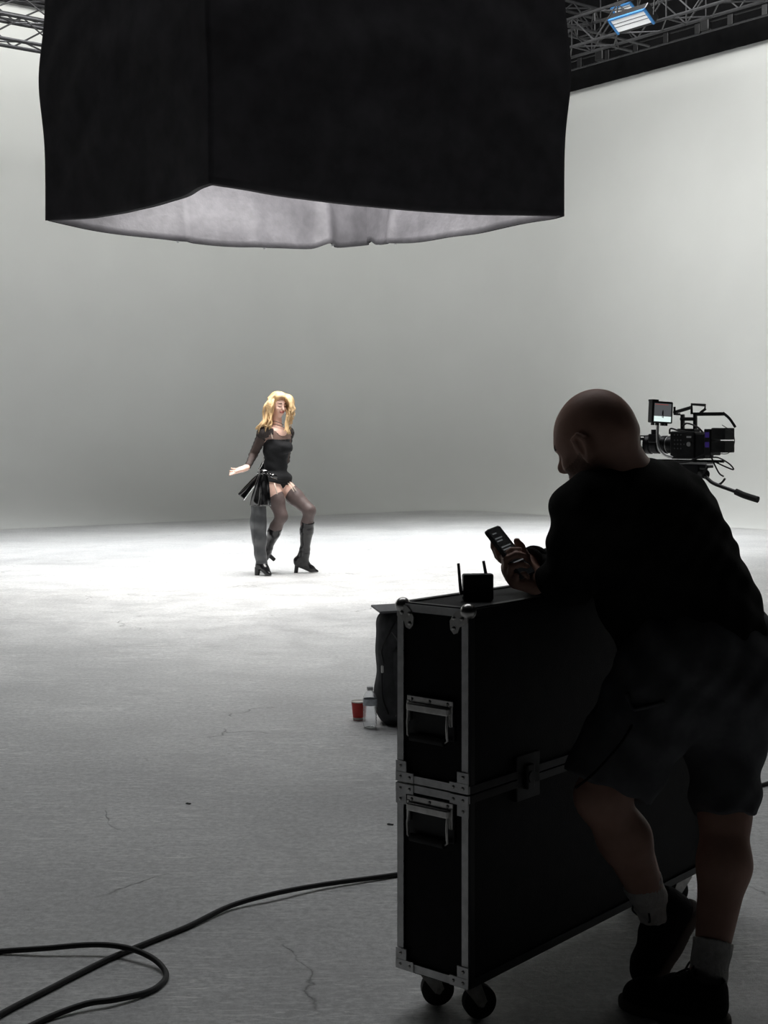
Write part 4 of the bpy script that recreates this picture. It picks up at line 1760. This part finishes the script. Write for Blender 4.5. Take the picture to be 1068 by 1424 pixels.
for i in range(14):        # down over the collarbones
    root = HW(-.01, .07 * (1 if i % 2 else -1), .0)
    bx = 399 if i % 2 else 376
    lock(root, [W(bx, 575, -.05), W(bx + rs.randn(), 590, -.08), W(bx + 2 * rs.randn(), 600 + 6 * rs.rand(), -.10)], .011)
# keep the face open
f.ell(HW(.098, -.016, -.022), (.084, .064, .102), WH, .004, 'sub')
f.build('hair', M['hair'], DAN, do)

# ================================================================== CINEMA CAMERA ON TRIPOD
cx0 = at(950, 640, 8.0)
cf = nrm((-.75, .66, 0))
crz = math.atan2(cf[1], cf[0])
CM = thing('cinema_camera', 'black cinema camera rig with small lit monitor, mounted on tripod behind the man', 'camera', tuple(cx0), crz)


def cb(name, lo, hi, m, bev=.004, parent=CM, mtx=None):
    b = MB()
    b.box(lo, hi, bev, 2, mtx)
    return b.build(name, m, parent)


def ct(name, pts, r, m, parent=CM, n=8, smooth_pts=True):
    b = MB()
    b.tube(catmull(pts, 6) if smooth_pts else pts, r, n)
    return b.build(name, m, parent, 'auto')


body = cb('camera_body', (-.105, -.06, .008), (.052, .06, .165), M['black_plastic'], .008)
for r_, (n_, z_) in enumerate(((3, .145), (3, .115), (5, .092), (3, .068))):
    for k in range(n_):
        bb_ = MB()
        bb_.cyl((.020 - k * .020, .058, z_), (.020 - k * .020, .0632, z_), .0042, 10)
        bb_.build('button', M['piping'], body)
bb_ = MB()
bb_.cyl((-.072, .056, .092), (-.072, .068, .092), .013, 20)
bb_.build('dial', M['alu'], body, 'auto')
cb('badge', (-.085, .0598, .128), (-.055, .0612, .138), M['white'], .0005, body)
cb('side_screen', (-.012, .0598, .128), (.030, .0615, .155), M['black_metal'], .001, body)
# lens with rings, matte box
lens = MB()
T = Matrix(((0, 0, 1, 0), (0, 1, 0, 0), (-1, 0, 0, .088), (0, 0, 0, 1)))
lens.lathe([(.046, .05), (.050, .06), (.050, .085), (.046, .088), (.046, .10), (.052, .103), (.052, .128), (.047, .13), (.047, .15), (.053, .153), (.053, .185), (.049, .188), (.049, .2), (.055, .205), (.055, .235), (.045, .238)], 36, T)
ln = lens.build('lens', M['black_metal'], CM, 'auto')
gl = MB()
gl.lathe([(.044, .236), (.040, .240), (.02, .243), (.001, .244)], 32, T)
gl.build('front_glass', M['lens_glass'], ln, True)
for z_, r_ in ((.094, .047), (.14, .048)):
    q = MB()
    q.lathe([(r_, z_ - .002), (r_ + .0012, z_ - .001), (r_ + .0012, z_ + .001), (r_, z_ + .002)], 36, T, False)
    q.build('mark_ring', M['alu'], ln, True)
mbx = MB()
for lo, hi in (((.235, -.075, .135), (.30, .075, .142)), ((.235, -.075, .038), (.30, .075, .045)), ((.235, -.075, .038), (.30, -.068, .142)), ((.235, .068, .038), (.30, .075, .142))):
    mbx.box(lo, hi, .002)
mx_ = mbx.build('matte_box', M['black_plastic'], CM)
cb('filter_tray', (.250, -.078, .112), (.262, .079, .128), M['alu'], .002, mx_)
cb('filter_tray', (.250, -.078, .060), (.262, .079, .078), M['alu'], .002, mx_)
cb('focus_motor', (.12, .05, .10), (.18, .085, .15), M['black_metal'], .006)
ct('focus_motor_cap', [(.15, .068, .15), (.15, .068, .175)], .016, M['black_plastic'], CM, 12, False)
# rear module, batteries
cb('rear_module', (-.165, -.055, .012), (-.105, .055, .150), M['black_metal'], .006)
vp = cb('battery_plate', (-.205, -.06, .030), (-.165, .062, .178), M['black_plastic'], .004)
for z_ in (.075, .13):
    cb('status_light', (-.198, .0618, z_), (-.172, .0635, z_ + .030), M['led_purple'], .001, vp)
for z0 in (.046, .118):
    bt_ = cb('battery', (-.290, -.062, z0), (-.207, .060, z0 + .066), M['rubber'], .006)
    cb('battery_label', (-.275, .0598, z0 + .018), (-.235, .0612, z0 + .046), M['black_metal'], .0005, bt_)
# top handle, brackets, rail
hd = cb('top_plate', (-.09, -.035, .165), (.02, .035, .180), M['black_metal'], .003)
cb('handle_post', (-.005, -.012, .178), (.012, .012, .262), M['black_metal'], .003, hd)
cb('handle_post', (-.085, -.012, .178), (-.068, .012, .272), M['black_metal'], .003, hd)
cb('handle_grip', (-.085, -.015, .225), (.015, .015, .245), M['rubber'], .006, hd)
fr_ = MB()
fr_.tube([(-.06, .01, .262), (-.06, .01, .318), (-.145, .01, .312), (-.145, .01, .290), (-.115, .01, .270)], .008, 8)
fr_.build('accessory_bracket', M['black_metal'], CM, 'auto')
fr_ = MB()
fr_.tube([(.05, .01, .305), (.05, .01, .262), (.015, .01, .262)], .007, 8)
fr_.tube([(.06, .0, .272), (-.05, .0, .300)], .010, 8)
fr_.build('bracket_arm', M['black_metal'], CM, 'auto')
cb('rear_rail', (-.25, -.02, .252), (-.09, .02, .272), M['black_metal'], .004)
ct('strap', [(-.25, 0, .268), (-.29, 0, .235), (-.325, .0, .188)], .008, M['rubber'])
# cables
ct('cable', [(-.26, .03, .20), (-.33, .05, .16), (-.345, .05, .10), (-.30, .03, .045), (-.24, .03, .04)], .0022, M['cable'])
ct('cable', [(-.19, .05, .02), (-.26, .07, .018), (-.325, .07, -.015), (-.345, .06, -.045), (-.30, .05, -.035), (-.22, .05, -.002)], .0042, M['cable'])
ct('cable', [(-.17, .06, .035), (-.10, .09, .0), (-.02, .085, -.01), (.06, .075, .0)], .006, M['cable'])
ct('cable', [(-.20, .05, .03), (-.235, .06, -.03), (-.26, .06, -.07), (-.285, .06, -.085)], .0045, M['cable'])
ct('cable', [(-.11, .066, .16), (-.02, .075, .168), (.04, .07, .18), (.05, .066, .15)], .005, M['cable'])
ct('cable', [(-.16, .066, .16), (-.13, .075, .19), (-.06, .06, .21), (-.02, .04, .195)], .005, M['cable'])
# bent support arm to the monitor
ct('monitor_arm', [(.115, .075, .255), (.120, .08, .16), (.110, .085, .08), (.075, .085, .035), (.02, .08, .015)], .0085, M['alu'])
# monitor: turned towards the crew
mc = np.array(at(921.5, 573.5, 7.86))
ml = Matrix.Rotation(-crz, 4, 'Z') @ Matrix.Translation(Vector(mc - cx0)) 
MT = Matrix.Rotation(-crz, 4, 'Z') @ Matrix.Translation(Vector(mc - cx0)) @ Matrix.Rotation(math.radians(22), 4, 'Z') @ Matrix.Rotation(math.radians(3), 4, 'Y')
mon = cb('monitor', (-.068, .0, -.060), (.068, .045, .062), M['black_plastic'], .006, CM, MT)
cb('screen_picture', (-.055, -.002, -.022), (.055, .001, .050), M['screen_dark'], 0, mon, MT)
cb('screen_floor', (-.055, -.002, -.052), (.055, .001, -.022), M['screen_floor'], 0, mon, MT)
cb('screen_text', (-.052, -.003, .042), (.034, -.001, .0455), M['screen_red'], 0, mon, MT)
for lo, hi in (((-.003, -.0035, .004), (.003, -.002, .012)), ((-.005, -.0035, -.014), (.004, -.002, .004)), ((-.004, -.0035, -.030), (-.001, -.002, -.014)), ((.002, -.0035, -.032), (.005, -.002, -.014))):
    cb('screen_figure', lo, hi, M['black_plastic'], 0, mon, MT)
cb('monitor_hood', (-.072, -.004, .058), (-.030, .04, .070), M['rubber'], .002, mon, MT)
for sx in (-.05, -.022, .012, .036):
    cb('monitor_foot', (sx - .006, .008, -.074), (sx + .006, .03, -.058), M['black_metal'], .002, mon, MT)

# base plate and rods belong to the camera
cb('dovetail', (-.17, -.045, -.022), (.12, .045, -.006), M['alu'], .003)
for sy in (-.03, .03):
    ct('rod', [(-.24, sy, -.004), (.22, sy, -.004)], .0075, M['black_metal'], CM, 10, False)

tg = np.array((cx0[0], cx0[1], 0))
TP_ = thing('tripod', 'black fluid head tripod with long pan handle under the cinema camera', 'tripod', tuple(tg), crz)
zc = cx0[2]
hb = cb('fluid_head', (-.13, -.055, zc - .095), (.10, .055, zc - .0225), M['black_metal'], .010, TP_)
cb('plate_clamp', (-.165, -.05, zc - .042), (-.12, .05, zc - .026), M['black_metal'], .003, TP_)
b = MB()
b.lathe([(.03, zc - .19), (.055, zc - .17), (.062, zc - .14), (.055, zc - .10), (.05, zc - .09)], 28)
b.build('bowl', M['black_metal'], TP_, 'auto')
b = MB()
b.cyl((-.13, .03, zc - .075), (-.175, .06, zc - .075), .026, 16)
b.build('pan_joint', M['black_metal'], TP_, 'auto')
ct('pan_handle', [(-.15, .05, zc - .072), (-.205, .09, zc - .10), (-.25, .10, zc - .125), (-.36, .11, zc - .158), (-.39, .11, zc - .166)], .0105, M['black_metal'], TP_)
ct('handle_grip', [(-.385, .11, zc - .165), (-.44, .115, zc - .184), (-.52, .12, zc - .204)], .018, M['rubber'], TP_, 14)
ct('lever', [(-.165, .08, zc - .088), (-.18, .085, zc - .06), (-.205, .085, zc - .030)], .006, M['black_metal'], TP_)
ct('lever', [(-.27, .10, zc - .132), (-.295, .10, zc - .118), (-.315, .10, zc - .095)], .006, M['black_metal'], TP_)
for k in range(3):
    a = math.radians(100 + 120 * k)
    dx, dy = math.cos(a), math.sin(a)
    b = MB()
    for s_ in (-1, 1):
        ox, oy = -dy * .03 * s_, dx * .03 * s_
        b.tube([(dx * .05 + ox, dy * .05 + oy, zc - .16), (dx * .25 + ox, dy * .25 + oy, .62)], .013, 8)
    b.tube([(dx * .25, dy * .25, .66), (dx * .40, dy * .40, .03)], .014, 8)
    b.box((dx * .25 - .035, dy * .25 - .035, .60), (dx * .25 + .035, dy * .25 + .035, .66), .008)
    lg = b.build('leg', M['black_metal'], TP_, 'auto')
    b = MB()
    b.ball((dx * .405, dy * .405, .022), .022, 2)
    b.build('rubber_foot', M['rubber'], lg, True)
